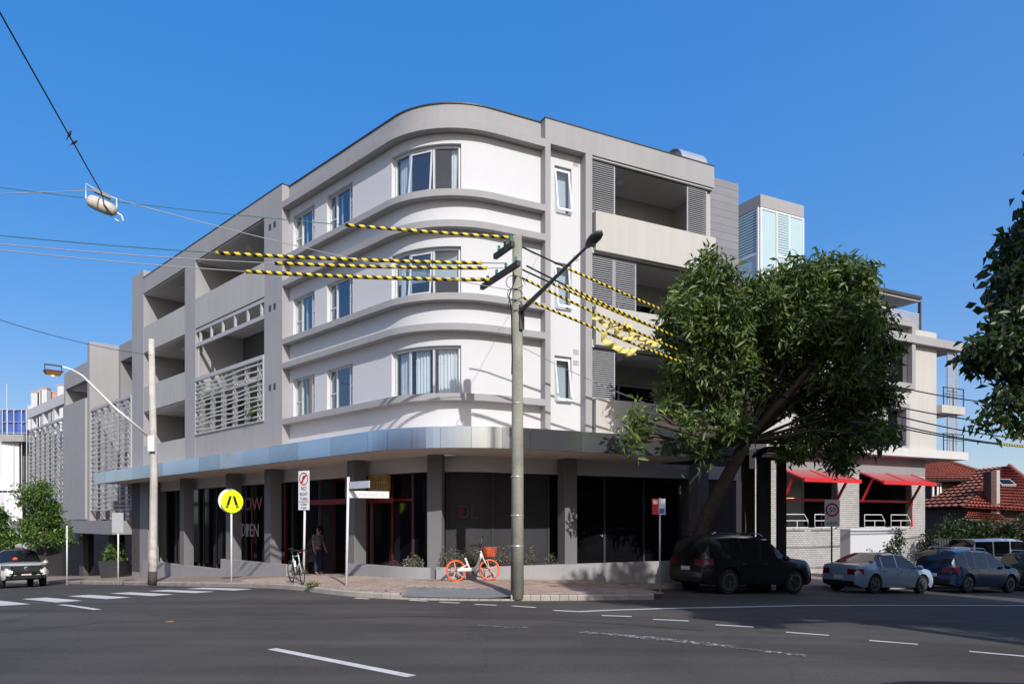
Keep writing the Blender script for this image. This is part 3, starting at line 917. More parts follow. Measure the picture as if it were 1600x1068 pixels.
sf_open = shop(qt(13.16), qt(10.2), -.9, 3.2, 2, M_redfr, M_shop)
shop(qt(9.68), qt(7.6), -.6, 3.2, 1, M_dkframe, M_shop)
shop(qt(7.6), qt(4.3), -.4, 3.2, 3, M_redfr, M_shop, 1.5, True)
shop(qt(4.2), qt(1.9), -.3, 3.2, 2, M_redfr, M_shop, .9, True)
shop(qt(1.9), qs(.35), -.3, 3.2, 2, M_dkframe, M_shop)
sf_logo = shop(qs(.4), qs(4.5), -.3, 3.2, 2, M_dkframe, M_film, .95)
shop(qs(4.97), qs(9.9), -.5, 3.2, 3, M_dkframe, M_shop)
MB().mbox(Lw, 7.55, 7.65, .9, 1.5, -.5, 3.2).build('return_wall', M_dkframe, bld)
MB().mbox(Lw, 4.25, 4.35, .9, 1.5, -.5, 3.2).build('return_wall', M_dkframe, bld)
# perforated blocks over the doors
M_tan = mat('tan_block', (.42, .27, .09), .8, var=.15)
m0 = None
for t0, t1, z0 in ((4.42, 5.3, 2.42), (3.45, 3.9, 2.42), (2.9, 3.42, 2.42)):
    nh_ = 4
    m = MB(); dz, dt = .66/3, (t1-t0)/nh_
    for i in range(nh_+1): m.mbox(Lw, t0+i*dt-.035, t0+i*dt+.035, .55, .68, z0, z0+.66)
    for i in range(4): m.mbox(Lw, t0+.0, t1, .552, .678, z0+i*dz-.035, z0+i*dz+.035)
    m.build('breeze_block_panel', M_tan, bld)
MB().mbox(Lw, 2.6, 8.4, .60, .61, 2.2, 2.38).build('red_band', M_redfr, bld)
# NOW OPEN lettering and the logo on the glass
M_winred = mat('window_letter_red', (.42, .2, .2), .6)
M_winwhite = mat('window_letter_white', (.5, .48, .48), .6)
tn_ = la(391, SD)
text('NOW', 'lettering', .78, M_winred, sf_open, Lw(tn_, SD-.04, 2.3), -V, (0,0,1), sx=1.15)
text('OPEN', 'lettering', .78, M_winwhite, sf_open, Lw(tn_, SD-.04, 1.2), -V, (0,0,1), sx=.9)
for t in (tn_+.75, tn_+.2): MB().mbox(Lw, t-.12, t+.12, SD-.05, SD-.042, .95, 1.5).build('notice', M_winwhite, sf_open)
M_logo = mat('logo_grey', (.075, .065, .065), .6); M_logor = mat('logo_red', (.11, .02, .035), .6)
text('DL', 'lettering', .62, M_logo, sf_logo, Rw(1.62, .935, 1.88), U, (0,0,1), sx=.85)
MB().poly([Rw(1.28,.93,1.74), Rw(1.42,.93,1.72), Rw(1.5,.93,1.95), Rw(1.42,.93,2.1), Rw(1.3,.93,2.0)]).build('logo_patch', M_logor, sf_logo)
MB().mbox(Lw, 5.35, 5.75, .85, .86, 1.3, 2.0).build('notice_board', M_winwhite, bld)
# low planter walls
def low_wall(q0, q1, d0, d1, z1, zb=-2.4): return band(Fw, q0, q1, d0, d1, zb, z1)
low_wall(qt(23.6), qt(14.1), -.03, .2, -.42).build('planter_wall', M_grey, bld)
low_wall(qt(14.099), qt(8.4), -.03, .2, .02).build('planter_wall', M_grey, bld)
low_wall(qt(4.34), qcc-.16, -.02, .18, .25, -.8).build('planter_wall', M_grey, bld)
low_wall(qcc+.02, qs(10.6), -.02, .18, .27, -1).build('planter_wall', M_grey, bld)
M_soil = mat('soil', (.06, .042, .03), .95, var=.3, vs=8)
for q0, q1, z in ((qt(23.5), qt(14.1), -.55), (qt(14.1), qt(8.4), -.1), (qt(4.3), qcc-.2, .13), (qcc+.05, qs(10.5), .15)):
    band(Fw, q0, q1, .181, .9, z-.6, z).build('planter_soil', M_soil, bld)

# ---------------------------------------------------------------- neighbours on the left street
nb = thing('apartment_block', 'long grey apartment block with lattice screens farther down the left street', 'building', Lw(36, 0, -2.2))
wall(Lw, 25.35, 33.0, -2.6, 12.4, 1.6, [(26.2, 32.6, 8.9, 11.4)], 1.2, straight).build('wall', M_dgrey, nb)
MB().mbox(Lw, 26.2, 32.6, 2.79, 2.9, 8.9, 11.4).build('recess_wall', M_dkframe, nb)
MB().mbox(Lw, 32.95, 33.42, -.02, 1.75, 1.2, 12.41).build('cross_wall', M_grey, nb)
lattice('lattice_screen', 25.64, 32.9, 2.2, 8.33, .06, 6, 22, nb)
MB().mbox(Lw, 33.421, 38.75, 0, .35, 10.2, 11.28).build('parapet', M_grey, nb)
MB().mbox(Lw, 33.43, 38.42, -.14, .1, 1.7, 9.05).build('blank_wall', M_grey, nb)
MB().mbox(Lw, 38.421, 38.75, 0, 2.2, 1.7, 10.199).build('cross_wall', M_grey, nb)
MB().mbox(Lw, 33.421, 38.42, .101, 2.2, 8.0, 8.2).build('balcony_floor', M_soff, nb)
MB().mbox(Lw, 33.421, 38.42, .36, 2.2, 10.21, 10.3).build('balcony_ceiling', M_soff, nb)
wall(Lw, 33.421, 38.42, 8.2, 10.2, 2.1, [(34.2, 35.4, 8.2, 9.9)], .1, straight).build('balcony_back_wall', M_dgrey, nb)
MB().quad(Lw(34.2,2.18,8.2), Lw(35.4,2.18,8.2), Lw(35.4,2.18,9.9), Lw(34.2,2.18,9.9)).build('balcony_door', M_shop, nb)
lattice('lattice_screen', 38.8, 48.75, 1.7, 8.45, .06, 7, 22, nb)
wall(Lw, 38.76, 49.5, -3, 8.0, 1.7, [(40+2.4*k, 41.3+2.4*k, zz, zz+1.7) for k in range(4) for zz in (2.6, 5.6)], .3, straight).build('wall', M_lgrey, nb)
MB().mbox(Lw, 38.8, 49.4, 2.0, 2.1, 1, 8).build('room_wall', M_in, nb)
MB().mbox(Lw, 38.76, 50.2, .2, .6, 9.45, 10.12).build('roof_frame_beam', M_white, nb)
for t in (39.4, 42.3, 45.4, 48.9): MB().mbox(Lw, t, t+.45, .25, .55, 8.0, 9.449).build('roof_frame_post', M_white, nb)
MB().mbox(Lw, 38.76, 49.5, 2.6, 2.8, 8.0, 10.6).build('upper_wall', M_lgrey, nb)
MB().mbox(Lw, 25.36, 33.2, -.95, .05, .9, 1.62).build('awning_box', M_dgrey, nb)
MB().mbox(Lw, 33.21, 50, -.95, .05, .85, 1.6).build('awning_box', mat('bronze_glass', (.10, .11, .10), .25), nb)
MB().mbox(Lw, 25.36, 50, .6, .7, -3.5, 1.7).build('shopfront', M_shop, nb)
for t in (29.5, 35.5): MB().mbox(Lw, t, t+.9, .3, .59, -3.2, 1.0).build('brick_pier', M_brickdk, nb, planar_uv=pbv)

th = thing('terrace_house', 'white house with chimneys and pink roof rising behind the lattice screens', 'house', tuple(at(72, 700, 66)-Vector((0,0,8))))
M_pink = mat('pink_tile', (.50, .33, .27), .85)
p0 = at(72, 640, 66)
MB().box(p0.x-1.6, p0.x+2.4, 66, 70, p0.z-12, p0.z+.4).build('wall', M_white, th)
m = MB().prism([(p0.x-.6, 65.9, p0.z+.4), (p0.x+2.6, 65.9, p0.z+.4), (p0.x-.2, 65.9, p0.z+2.0)], (0, 4.5, 0)); m.build('roof', M_pink, th)
for px, w_, top in ((55, .7, 613), (62, .35, 610), (68.5, .55, 607), (95, .55, 602)):
    q = at(px, top, 65); MB().box(q.x-w_/2, q.x+w_/2, 65, 65.6, q.z-4, q.z).build('chimney', M_white, th)
    MB().box(q.x-w_/2-.04, q.x+w_/2+.04, 64.96, 65.64, q.z, q.z+.1).build('chimney_cap', M_pink, th)

cs = thing('construction_building', 'building wrapped in white sheeting under scaffold with blue mesh', 'building', tuple(at(10, 900, 60)))
M_wrap = mat('white_sheeting', (.74, .74, .76), .6, var=.12, vs=.5)
M_mesh = mat('blue_mesh', (.06, .13, .45), .7, var=.2, vs=1)
a = at(-60, 683, 60); b = at(29, 683, 60)
for (x0, x1, y0, y1, zz) in ((-90, 29, 683, 766, 60), (-90, 34, 769, 850, 59.5)):
    a, b, c_ = at(x0, y0, zz), at(x1, y0, zz), at(x1, y1, zz)
    m = MB()
    n = 10
    for i in range(n+1):
        x = a.x+(b.x-a.x)*i/n; m.v.append((x, zz+.12*math.sin(i*2.1), a.z)); m.v.append((x, zz+.12*math.sin(i*1.3+1), c_.z))
    for i in range(n): m.f.append((2*i, 2*i+2, 2*i+3, 2*i+1))
    m.build('sheeting', M_wrap, cs)
q = at(30, 690, 61); MB().box(q.x-6, q.x+.9, 61, 66, -5, q.z+1).build('wall', M_brickdk, cs)
a, b = at(2, 641, 60.2), at(42, 679, 60.2)
m = MB()
for px in (4, 12, 22, 34, 42):
    p = at(px, 640, 60); m.tube([(p.x, 60, -4), (p.x, 60, p.z+.1)], .04, 6)
for py in (640, 659, 676):
    p = at(2, py, 60); q = at(43, py, 60); m.tube([p, q], .04, 6)
p = at(11, 600, 60); m.tube([(p.x, 60, 8), p], .035, 6)
m.build('scaffold', M_galv, cs)
m = MB(); n = 14
for i in range(n+1):
    x = a.x+(b.x-a.x)*i/n; m.v.append((x, 60.1+.08*math.sin(i*1.7), a.z)); m.v.append((x, 60.1+.1*math.sin(i*1.1), b.z))
for i in range(n): m.f.append((2*i, 2*i+2, 2*i+3, 2*i+1))
m.build('safety_mesh', M_mesh, cs)
p, q = at(5, 679, 60), at(42, 690, 60); MB().box(p.x, q.x, 59.6, 60.6, q.z, p.z).build('work_platform', M_conc, cs)

# ---------------------------------------------------------------- unseen rows facing the corner, added to block low sky and fill reflections
M_orow = mat_brick('row_brick', (.16, .09, .07), (.12, .07, .055), (.2, .18, .16))
def unseen_shop_row(label, o, xd, length, depth, h, seed):
    o, xd = Vector(o), Vector(xd).normalized(); nd = Vector((-xd.y, xd.x, 0))     # nd points away from the street
    f = lambda a, d, z: tuple(o+xd*a+nd*d+Vector((0, 0, z-o.z)))
    t = thing('unseen_shop_row', label, 'building', tuple(o)); rr = random.Random(seed)
    n = int(length/4.5); w_ = length/n
    up_ = [(k*w_+1.2, k*w_+w_-1.2, 4.6, 6.4) for k in range(n)] if h > 7 else []; dn = [(k*w_+.5, k*w_+w_-.5, .3, 2.9) for k in range(n)]
    wall(f, 0, length, -2.5, h, 0, up_+dn, .2, lambda a, b: [a, b]).build('wall', M_orow, t, planar_uv=lambda q: (q.dot(xd), q.z))
    MB().mbox(f, 0, length, .21, depth, -2.5, h-.3).build('core', M_shop, t)
    MB().mbox(f, -.05, length+.05, -.15, .3, h, h+.35).build('parapet', M_lgrey, t)
    MB().mbox(f, 0, length, -2.6, -.001, 3.1, 3.45).build('awning', M_dgrey, t)
    for a, b, c_, e in up_:
        m = MB()
        for x in (a, (a+b)/2-.03, b-.06): m.mbox(f, x, x+.06, .08, .14, c_, e)
        m.mbox(f, a+.06, b-.06, .082, .138, (c_+e)/2-.03, (c_+e)/2+.03)
        m.build('window', M_whitepost, t)
        MB().mbox(f, a-.1, b+.1, -.08, .0, c_-.12, c_-.001).build('sill', M_lgrey, t)
    return t
unseen_shop_row('unseen brick shop row added behind the photographer facing the corner', (44, -11, 0), (-1, 0, 0), 84, 9, 4.9, 1)
p_ = C+V*-4+NL*-17; unseen_shop_row('unseen brick shop row added on the far side of the left street', (p_.x, p_.y, 0), V, 66, 9, 5.6, 2)
p_ = C+U*52+NR*-21; unseen_shop_row('unseen brick shop row added on the near side of the right street', (p_.x, p_.y, 0), -U, 40, 9, 7.6, 3)

# ---------------------------------------------------------------- stair tower, cafe building and houses on the right street
Tw = lambda a, d, z: Rw(a, d+4.5, z)
st = thing('stair_tower', 'glazed stair tower with grey cap rising behind the apartment building', 'tower', Rw(ra(1220, 7.5), 7.5, 3))
s0, s1 = ra(1188, 7.5), ra(1256, 7.5); zt = rz(1188, 303, 7.5)
M_frost = mat('frosted_panel', (.42, .56, .60), .25, var=.05, spec=.5)
MB().mbox(Tw, s0, s1, 3, 6, zt-.62, zt).build('cap', M_grey, st)
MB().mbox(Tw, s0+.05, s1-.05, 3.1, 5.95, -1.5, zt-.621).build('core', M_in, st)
m = MB(); w_ = (s1-s0)
cuts = [0, .37, .665, 1.0]
for k, c in enumerate(cuts):
    a = s0 + (w_-.09)*c; m.mbox(Tw, a, a+.09, 2.99, 3.08, -1.5, zt-.66)
m.mbox(Tw, s0+.091, s1-.091, 2.992, 3.078, zt-.74, zt-.66)
m.mbox(Tw, s0+w_*.37+.09, s0+w_*.665-.04, 2.993, 3.077, zt-2.95, zt-2.85)
m.build('frame', M_whitepost, st)
for a, b in ((0, .37), (.665, 1)):
    MB().mbox(Tw, s0+w_*a+.085, s0+w_*b-.05, 3.03, 3.05, -1.5, zt-.74).build('frosted_panel', M_frost, st)
MB().mbox(Tw, s0+w_*.37+.085, s0+w_*.665-.05, 3.03, 3.05, -1.5, zt-2.95).build('frosted_panel', M_frost, st)
for k in range(16): MB().mbox(Tw, s0+w_*.37+.085, s0+w_*.665-.05, 3.0, 3.04, zt-2.83+k*.13, zt-2.83+k*.13+.10).build('louvre_blade', M_frost, st)
Sw = lambda a, d, z: Tw(s0-d, 3.0+a, z)                # the tower's side towards the apartment building
m = MB()
m.mbox(Sw, .1, .2, -.001, .06, 3, zt-.63); m.mbox(Sw, 1.9, 2.0, -.001, .06, 3, zt-.63); m.mbox(Sw, .2, 1.9, 0, .055, zt-3.0, zt-2.9)
m.build('frame', M_whitepost, st)
MB().mbox(Sw, .2, 1.9, .0, .02, 3, zt-3.0).build('frosted_panel', M_frost, st)
for k in range(16): MB().mbox(Sw, .2, 1.9, .0, .03, zt-2.88+k*.14, zt-2.88+k*.14+.10).build('louvre_blade', M_frost, st)

CD = 5.0
Kw = lambda a, d, z: Rw(a, d+CD, z)
ka = lambda px, d=0: ra(px, d+CD)
kz = lambda px, py, d=0: rz(px, py, d+CD)
cf = thing('cafe_building', 'cream flats over a white brick cafe with red flap windows', 'building', Kw(ka(1350), 0, -1.2))
k_l, k_r = ka(1186), ka(1463)
zs0 = kz(1463, 717); zs1 = zs0+.42                     # slab over the cafe
zroof = kz(1440, 541)
wr = [(ka(1384), ka(1418), kz(1418, 600), kz(1418, 512)), (ka(1380), ka(1409), kz(1409, 697), kz(1409, 640))]
wall(Kw, k_l, k_r, zs1, zroof, 0, wr, .3, straight).build('wall', M_cream, cf)
for (a, b, c_, e) in wr:
    m = MB(); g = .28
    m.mbox(Kw, a-g, a, -.25, .05, c_-g, e+g); m.mbox(Kw, b, b+g, -.25, .05, c_-g, e+g); m.mbox(Kw, a, b, -.25, .05, c_-g, c_); m.mbox(Kw, a, b, -.25, .05, e, e+g)
    s_ = m.build('window', M_grey, cf)
    MB().quad(Kw(a,.28,c_), Kw(b,.28,c_), Kw(b,.28,e), Kw(a,.28,e)).build('pane', M_shop, s_)
MB().mbox(Kw, k_l, ka(1498), -.35, 3, zroof, zroof+.42).build('roof_slab', M_grey, cf)
MB().mbox(Kw, k_l, ka(1500), -.45, 3, zs0, zs1).build('floor_slab', M_soff, cf)
zb2 = kz(1463, 645); MB().mbox(Kw, k_r, ka(1499), -.3, 2.5, zb2, zb2+.42).build('balcony_slab', M_cream, cf)
MB().mbox(Kw, k_r-.2, k_r-.001, .001, 6, zs1, zroof).build('side_wall', M_cream, cf)
for zb, top in ((zb2+.42, zroof), (zs1, zb2)):
    a, b = ka(1478), ka(1493)
    f = MB(); f.mbox(Kw, a, a+.05, -.08, -.03, zb, top); f.mbox(Kw, b-.05, b, -.08, -.03, zb, top)
    sh = f.build('sliding_screen', M_louv, cf)
    src_ = None; n = int((top-zb)/.11)
    for k in range(n):
        zz = zb + (k+.5)*(top-zb)/n
        if src_ is None:
            src_ = MB().mbox(Kw, a+.05, b-.05, -.07, -.04, zz-.04, zz+.03).build('slat', M_louv, sh); zfirst = zz
        else: inst(src_, sh, (0, 0, zz-zfirst))
    m = MB()
    for px in (1466, 1481, 1497): p = Kw(ka(px), -.28, zb); m.tube([p, (p[0], p[1], zb+.95)], .03, 6)
    m.tube([Kw(ka(1465), -.28, zb+.95), Kw(ka(1498), -.28, zb+.95)], .03, 6); m.tube([Kw(ka(1465), -.28, zb+.6), Kw(ka(1498), -.28, zb+.6)], .018, 6)
    m.build('balcony_rail', M_dkframe, cf)
# roof terrace
zt0 = zroof+.42
MB().mbox(Kw, ka(1320), ka(1449), .3, 5, kz(1449, 489)+.55+.25, kz(1449, 489)+.55+.42).build('terrace_roof', M_dkframe, cf)
MB().mbox(Kw, ka(1320), ka(1448.5), .4, 5, kz(1449, 489)+.55+.15, kz(1449, 489)+.55+.249).build('terrace_ceiling', M_soff, cf)
m = MB(); m.mbox(Kw, ka(1447), ka(1447)+.12, .35, .47, zt0, kz(1449, 489)+.55+.15); m.build('terrace_post', M_dkframe, cf)
bs = MB().mbox(Kw, ka(1320), ka(1446), .38, .40, zt0, zt0+.08).build('terrace_screen', M_louv, cf)
src_ = None
for k in range(11):
    if src_ is None: src_ = MB().mbox(Kw, ka(1320), ka(1446), .36, .39, zt0+.1, zt0+.19).build('slat', M_louv, bs)
    else: inst(src_, bs, (0, 0, .125*k))
# cafe ground floor
wz0, wz1 = kz(1316, 823), kz(1316, 738)
cw = [(ka(1226), ka(1314), wz0, wz1), (ka(1349), ka(1430), wz0, wz1)]
wall(Kw, k_l, ka(1452), -2.5, wz1+.05, .25, cw, .3, straight).build('brick_wall', M_brickwh, cf, planar_uv=lambda q: ((q-C).dot(U), q.z))
MB().mbox(Kw, k_l, ka(1452), .24, .6, wz1+.051, zs0-.001).build('wall_band', M_dgrey, cf)
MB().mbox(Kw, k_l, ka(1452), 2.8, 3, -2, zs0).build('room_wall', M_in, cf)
MB().mbox(Kw, ka(1452)-.2, ka(1452), .6, 6, -2, zs0).build('side_wall', M_brickdk, cf, planar_uv=pbv)
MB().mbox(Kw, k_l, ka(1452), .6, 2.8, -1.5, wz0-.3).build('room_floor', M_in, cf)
M_red = mat('bright_red_paint', (.62, .025, .03), .4, var=.08)
M_redglass = mat('red_tinted_panel', (.42, .10, .11), .25, var=.1)  # red lightened to imitate the sky's sheen on the panel
for a, b, c_, e in cw:
    fl = MB(); o_ = 1.25; zf_ = e-.52
    def flap(q, k): return Kw(q, .2-o_*k, e+.02+(zf_-e)*k)
    for q0_, q1_ in ((a, a+.09), (b-.09, b), ((a+b)/2-.04, (a+b)/2+.04)):
        fl.hexa([flap(q0_,1), flap(q1_,1), flap(q1_,0), flap(q0_,0)] + [(p[0], p[1], p[2]+.08) for p in (flap(q0_,1), flap(q1_,1), flap(q1_,0), flap(q0_,0))])
    fl.mbox(Kw, a, b, .2-o_-.1, .2-o_, zf_-.06, zf_+.13)
    w_ = fl.build('flap_window', M_red, cf)
    MB().quad(*[(p[0], p[1], p[2]+.05) for p in (flap(a,.02), flap(b,.02), flap(b,.98), flap(a,.98))]).build('flap_panel', M_redglass, w_)
    MB().tube([Kw(b-.08, .16, c_+.0), Kw(b-.08, .16, c_+1.35), Kw(b-.08, -.5, e-.25)], .07, 8).build('strut', M_red, w_)
    MB().tube([Kw(a+.08, .16, c_+1.3), Kw(a+.08, -.5, e-.25)], .06, 8).build('strut', M_red, w_)
    MB().mbox(Kw, a, b, .28, .36, c_+1.25, c_+1.38).build('transom', M_red, w_)
    for k in range(2):                                # white pot racks on the sill
        x0 = a+.1+k*(b-a)*.5; x1 = x0+(b-a)*.38; m = MB()
        P = lambda x, z: Kw(x, .02, z)
        pts = [P(x0, c_+.62), P(x1-.25, c_+.62), P(x1, c_+.32), P(x1, c_), P(x0, c_), P(x0, c_+.62)]
        m.tube(pts, .022, 5); m.tube([P(x0, c_+.32), P(x1, c_+.32)], .02, 5); m.tube([P((x0+x1)/2, c_), P((x0+x1)/2, c_+.32)], .02, 5)
        m.build('pot_rack', M_whitepost, w_)
M_warm = mat_emit('warm_lamp', (1.0, .55, .22), 2.5)
for px, py in ((1253, 777), (1262, 777), (1270, 777)):
    p = Kw(ka(px), 1.5, kz(px, py)); MB().box(p[0]-.28, p[0]+.28, p[1]-.03, p[1]+.03, p[2]-.03, p[2]+.03).build('strip_light', M_warm, cf)
text('BE', 'cafe_sign', .5, M_warm, cf, Kw(ka(1258), 1.45, kz(1258, 784)), U, (0,0,1))

def tile_roof(mb, p00, p10, p11, p01, rows, cols, amp=.05):
    """A tiled slope: p00-p10 along the eave, p01-p11 along the ridge; courses step, pans wave."""
    p00, p10, p11, p01 = (Vector(p) for p in (p00, p10, p11, p01))
    n = ((p10-p00).cross(p01-p00)).normalized()
    if n.z < 0: n = -n
    mb.quad(p00+n*.004, p10+n*.004, p11+n*.004, p01+n*.004)
    for r in range(rows):
        base = len(mb.v); k = cols*4
        for j, v_ in enumerate((r/rows, (r+1)/rows)):
            a, b = p00.lerp(p01, v_), p10.lerp(p11, v_)
            for i in range(k+1):
                h = amp*(.5+.5*math.sin(i*math.pi/2)) + (amp*1.3 if j == 0 else 0)
                mb.v.append(tuple(a.lerp(b, i/k) + n*h))
        for i in range(k): mb.f.append((base+i, base+i+1, base+k+2+i, base+k+1+i))
        if r:
            pass
    return mb
M_tile = mat('terracotta_tile', (.33, .082, .052), .75, var=.3, vs=3, fine=.15, fs=25)
M_tile2 = mat('terracotta_tile_pale', (.29, .11, .078), .8, var=.3, vs=3, fine=.15, fs=25)  # paler tile for the other slopes and the ridge caps
M_brickred = mat_brick('red_brick', (.13, .045, .035), (.10, .038, .03), (.16, .14, .12))
h1 = thing('brick_house', 'dark brick house with red tiled hip roof right beside the cafe', 'house', tuple(at(1490, 880, 46)))
hx0, hx1 = at(1450, 0, 46).x, at(1541, 0, 46).x; ze = at(1500, 748, 46).z; zr_ = at(1500, 722, 50).z+.5
MB().box(hx0+.4, hx0+3.6, 46.3, 54, -3, ze).build('wall', M_brickred, h1, planar_uv=lambda q: (q.x+q.y, q.z))
MB().box(hx0+3.61, hx1+.8, 47.5, 54, -3, ze).build('wall', M_white, h1)
m = tile_roof(MB(), (hx0-3, 45.8, ze), (hx0+4.2, 45.8, ze), (hx0+2, 50, zr_), (hx0-1, 50, zr_), 12, 26); m.build('roof', M_tile, h1)
m = tile_roof(MB(), (hx0+4.2, 45.8, ze), (hx1+1.6, 47.2, ze), (hx1-1.2, 50.5, zr_-.3), (hx0+2, 50, zr_), 12, 14); m.build('roof', M_tile2, h1)
m = MB().tube([(hx0+4.2, 45.75, ze+.1), (hx0+2, 50, zr_+.12)], .11, 8); m.build('ridge_cap', M_tile2, h1)
m = MB().box(hx0-3, hx0+4.3, 45.7, 45.8, ze-.15, ze); m.build('gutter', M_black, h1)
q = at(1456, 786, 46.2); m = MB(); p = at(1470, 753, 46.2)
m.box(q.x, p.x, 46.15, 46.28, q.z, q.z+.1); m.box(q.x, p.x, 46.15, 46.28, p.z-.1, p.z)
for x in (q.x, (q.x+p.x)/2, p.x-.1): m.box(x, x+.1, 46.14, 46.27, q.z+.1, p.z-.1)
wn = m.build('window', M_whitepost, h1); MB().box(q.x+.1, p.x-.1, 46.2, 46.24, q.z+.1, p.z-.1).build('pane', M_shop, wn)
h2 = thing('tiled_house', 'house with large red tiled roof, skylight and chimney at far right', 'house', tuple(at(1590, 880, 42)))
ap = at(1571, 729, 45); el = at(1508, 792, 41); er = at(1665, 800, 41)
m = tile_roof(MB(), el, er, (ap.x+.25, 45, ap.z), (ap.x-.25, 45, ap.z), 15, 26, .07); m.build('roof', M_tile, h2)
m = tile_roof(MB(), (er.x, 41, er.z), (er.x+1.5, 54, er.z), (ap.x+2.5, 54, ap.z), (ap.x+.25, 45, ap.z), 12, 20, .07); m.build('roof', M_tile2, h2)
m = tile_roof(MB(), (el.x, 54, el.z), el, (ap.x-.25, 45, ap.z), (ap.x-.2, 54, ap.z), 12, 20, .07); m.build('roof', M_tile2, h2)
MB().tube([(ap.x+.2, 45, ap.z+.1), (er.x, 41, er.z+.1)], .13, 8).build('ridge_cap', M_tile2, h2)
MB().box(el.x+.6, er.x-.6, 41.6, 53, -3, el.z-.05).build('wall', M_brickred, h2, planar_uv=lambda q: (q.x+q.y, q.z))
q, p = at(1543, 797, 41.5), at(1556, 736, 41.5)
ch = MB().box(q.x, p.x-.16, 41.2, 41.9, q.z-.6, p.z).build('chimney', M_brickred, h2, planar_uv=lambda q: (q.x+q.y, q.z))
MB().box(p.x-.159, p.x+.05, 41.25, 41.85, q.z-.4, p.z+.05).build('flue', M_lgrey, ch)
q = at(1570, 756, 43.2); nrm = (Vector((0, 4, ap.z-el.z))).normalized(); bx = Vector((1,0,0)); nn_ = bx.cross(nrm)
sk = MB().obox(q+nn_*.1, bx*.42, nrm*.35, nn_*.06).build('skylight', M_lgrey, h2)
MB().obox(q+nn_*.13, bx*.35, nrm*.28, nn_*.04).build('pane', M_shop, sk)
m = tile_roof(MB(), at(1505, 810, 40), at(1572, 813, 40), at(1562, 803, 41), at(1512, 800, 41), 3, 16, .06); m.build('porch_roof', M_tile, h2)

fn = thing('picket_fence', 'dark picket fence in front of the tiled houses', 'fence', tuple(at(1530, 880, 36)))
pm = None
for k in range(64):
    p = at(1455, 840, 36) + Vector((k*.12, -k*.012, -.012*k*.4))
    if pm is None:
        pm = MB().box(p.x, p.x+.085, p.y, p.y+.025, -2.6, p.z-.05).prism([(p.x, p.y, p.z-.0499), (p.x+.085, p.y, p.z-.0499), (p.x+.0425, p.y, p.z)], (0, .025, 0)).build('picket', mat('fence_paint', (.06, .06, .065), .7, var=.2), fn); pf = p
    else: inst(pm, fn, p-pf)
p = at(1455, 852, 36); MB().box(p.x, p.x+7.8, p.y+.03, p.y+.07, p.z-.1, p.z).build('rail', MAT['fence_paint'], fn)

sw = thing('sign_wall', 'low white rendered sign wall between the cafe and parked cars', 'wall', tuple(at(1380, 890, 31)))
a, b = at(1322, 880, 31.5), at(1428, 880, 31.5)
zt = at(1380, 825, 32).z
pl = [Vector((a.x, a.y-.4, -1.8)), Vector((b.x, b.y+.9, -1.8)), Vector((b.x-.25, b.y+1.35, -1.8)), Vector((a.x-.25, a.y+.05, -1.8))]
MB().prism(pl, (0, 0, zt+1.8)).build('wall', M_white, sw, bevel=.02)
text('B', 'letter', .55, M_lgrey, sw, pl[0].lerp(pl[1], .9)+Vector((.01, -.03, zt+1.8-.4)), (pl[1]-pl[0]), (0,0,1))

# ---------------------------------------------------------------- trees and plants
MIX = {}
def leaf_mesh(name, pts, size, m, parent=None, aspect=.34, droop=.35, fold=.25, seed=1, outward=None):
    """Leaf blades (two triangles each, folded on the midrib) at the given points."""
    r = np.random.default_rng(seed)
    pts = np.asarray(pts, dtype=np.float64); n = len(pts)
    ax = r.normal(size=(n, 3))
    if outward is not None:
        o = pts-np.asarray(outward); o /= (np.linalg.norm(o, axis=1, keepdims=True)+1e-6); ax = ax*.8+o*.9
    ax[:, 2] -= droop
    ax /= np.linalg.norm(ax, axis=1, keepdims=True)
    rd = r.normal(size=(n, 3)); rd[:, 2] *= .5
    sd = np.cross(ax, rd); sd /= (np.linalg.norm(sd, axis=1, keepdims=True)+1e-9)
    nm = np.cross(ax, sd)
    L_ = (size*r.uniform(.5, 1.35, n))[:, None]
    o0 = np.asarray(ORG.get(parent.name, (0, 0, 0))) if parent else np.zeros(3)
    b = pts-o0
    v = np.stack([b, b+ax*L_*.5+sd*L_*aspect*.5+nm*L_*aspect*fold, b+ax*L_-np.array([0, 0, 1])*L_*.1, b+ax*L_*.5-sd*L_*aspect*.5+nm*L_*aspect*fold], 1).reshape(-1, 3)
    me = bpy.data.meshes.new(name)
    me.vertices.add(4*n); me.vertices.foreach_set('co', v.ravel())
    idx = np.arange(n)[:, None]*4
    f = np.concatenate([idx+np.array([0, 1, 2]), idx+np.array([0, 2, 3])], 1).reshape(-1)
    me.loops.add(len(f)); me.loops.foreach_set('vertex_index', f.astype(np.int32))
    me.polygons.add(2*n); me.polygons.foreach_set('loop_start', np.arange(0, 6*n, 3, dtype=np.int32)); me.polygons.foreach_set('loop_total', np.full(2*n, 3, dtype=np.int32))
    me.materials.append(m)
    if m.name in MIX:                               # a share of young, paler leaves
        me.materials.append(MAT[MIX[m.name]]); me.polygons.foreach_set('material_index', np.repeat((r.uniform(size=n) < .2).astype(np.int32), 2))
    me.update(); me.validate()
    o = bpy.data.objects.new(name, me); COL.objects.link(o)
    if parent: o.parent = parent; ORG[o.name] = tuple(o0)
    return o
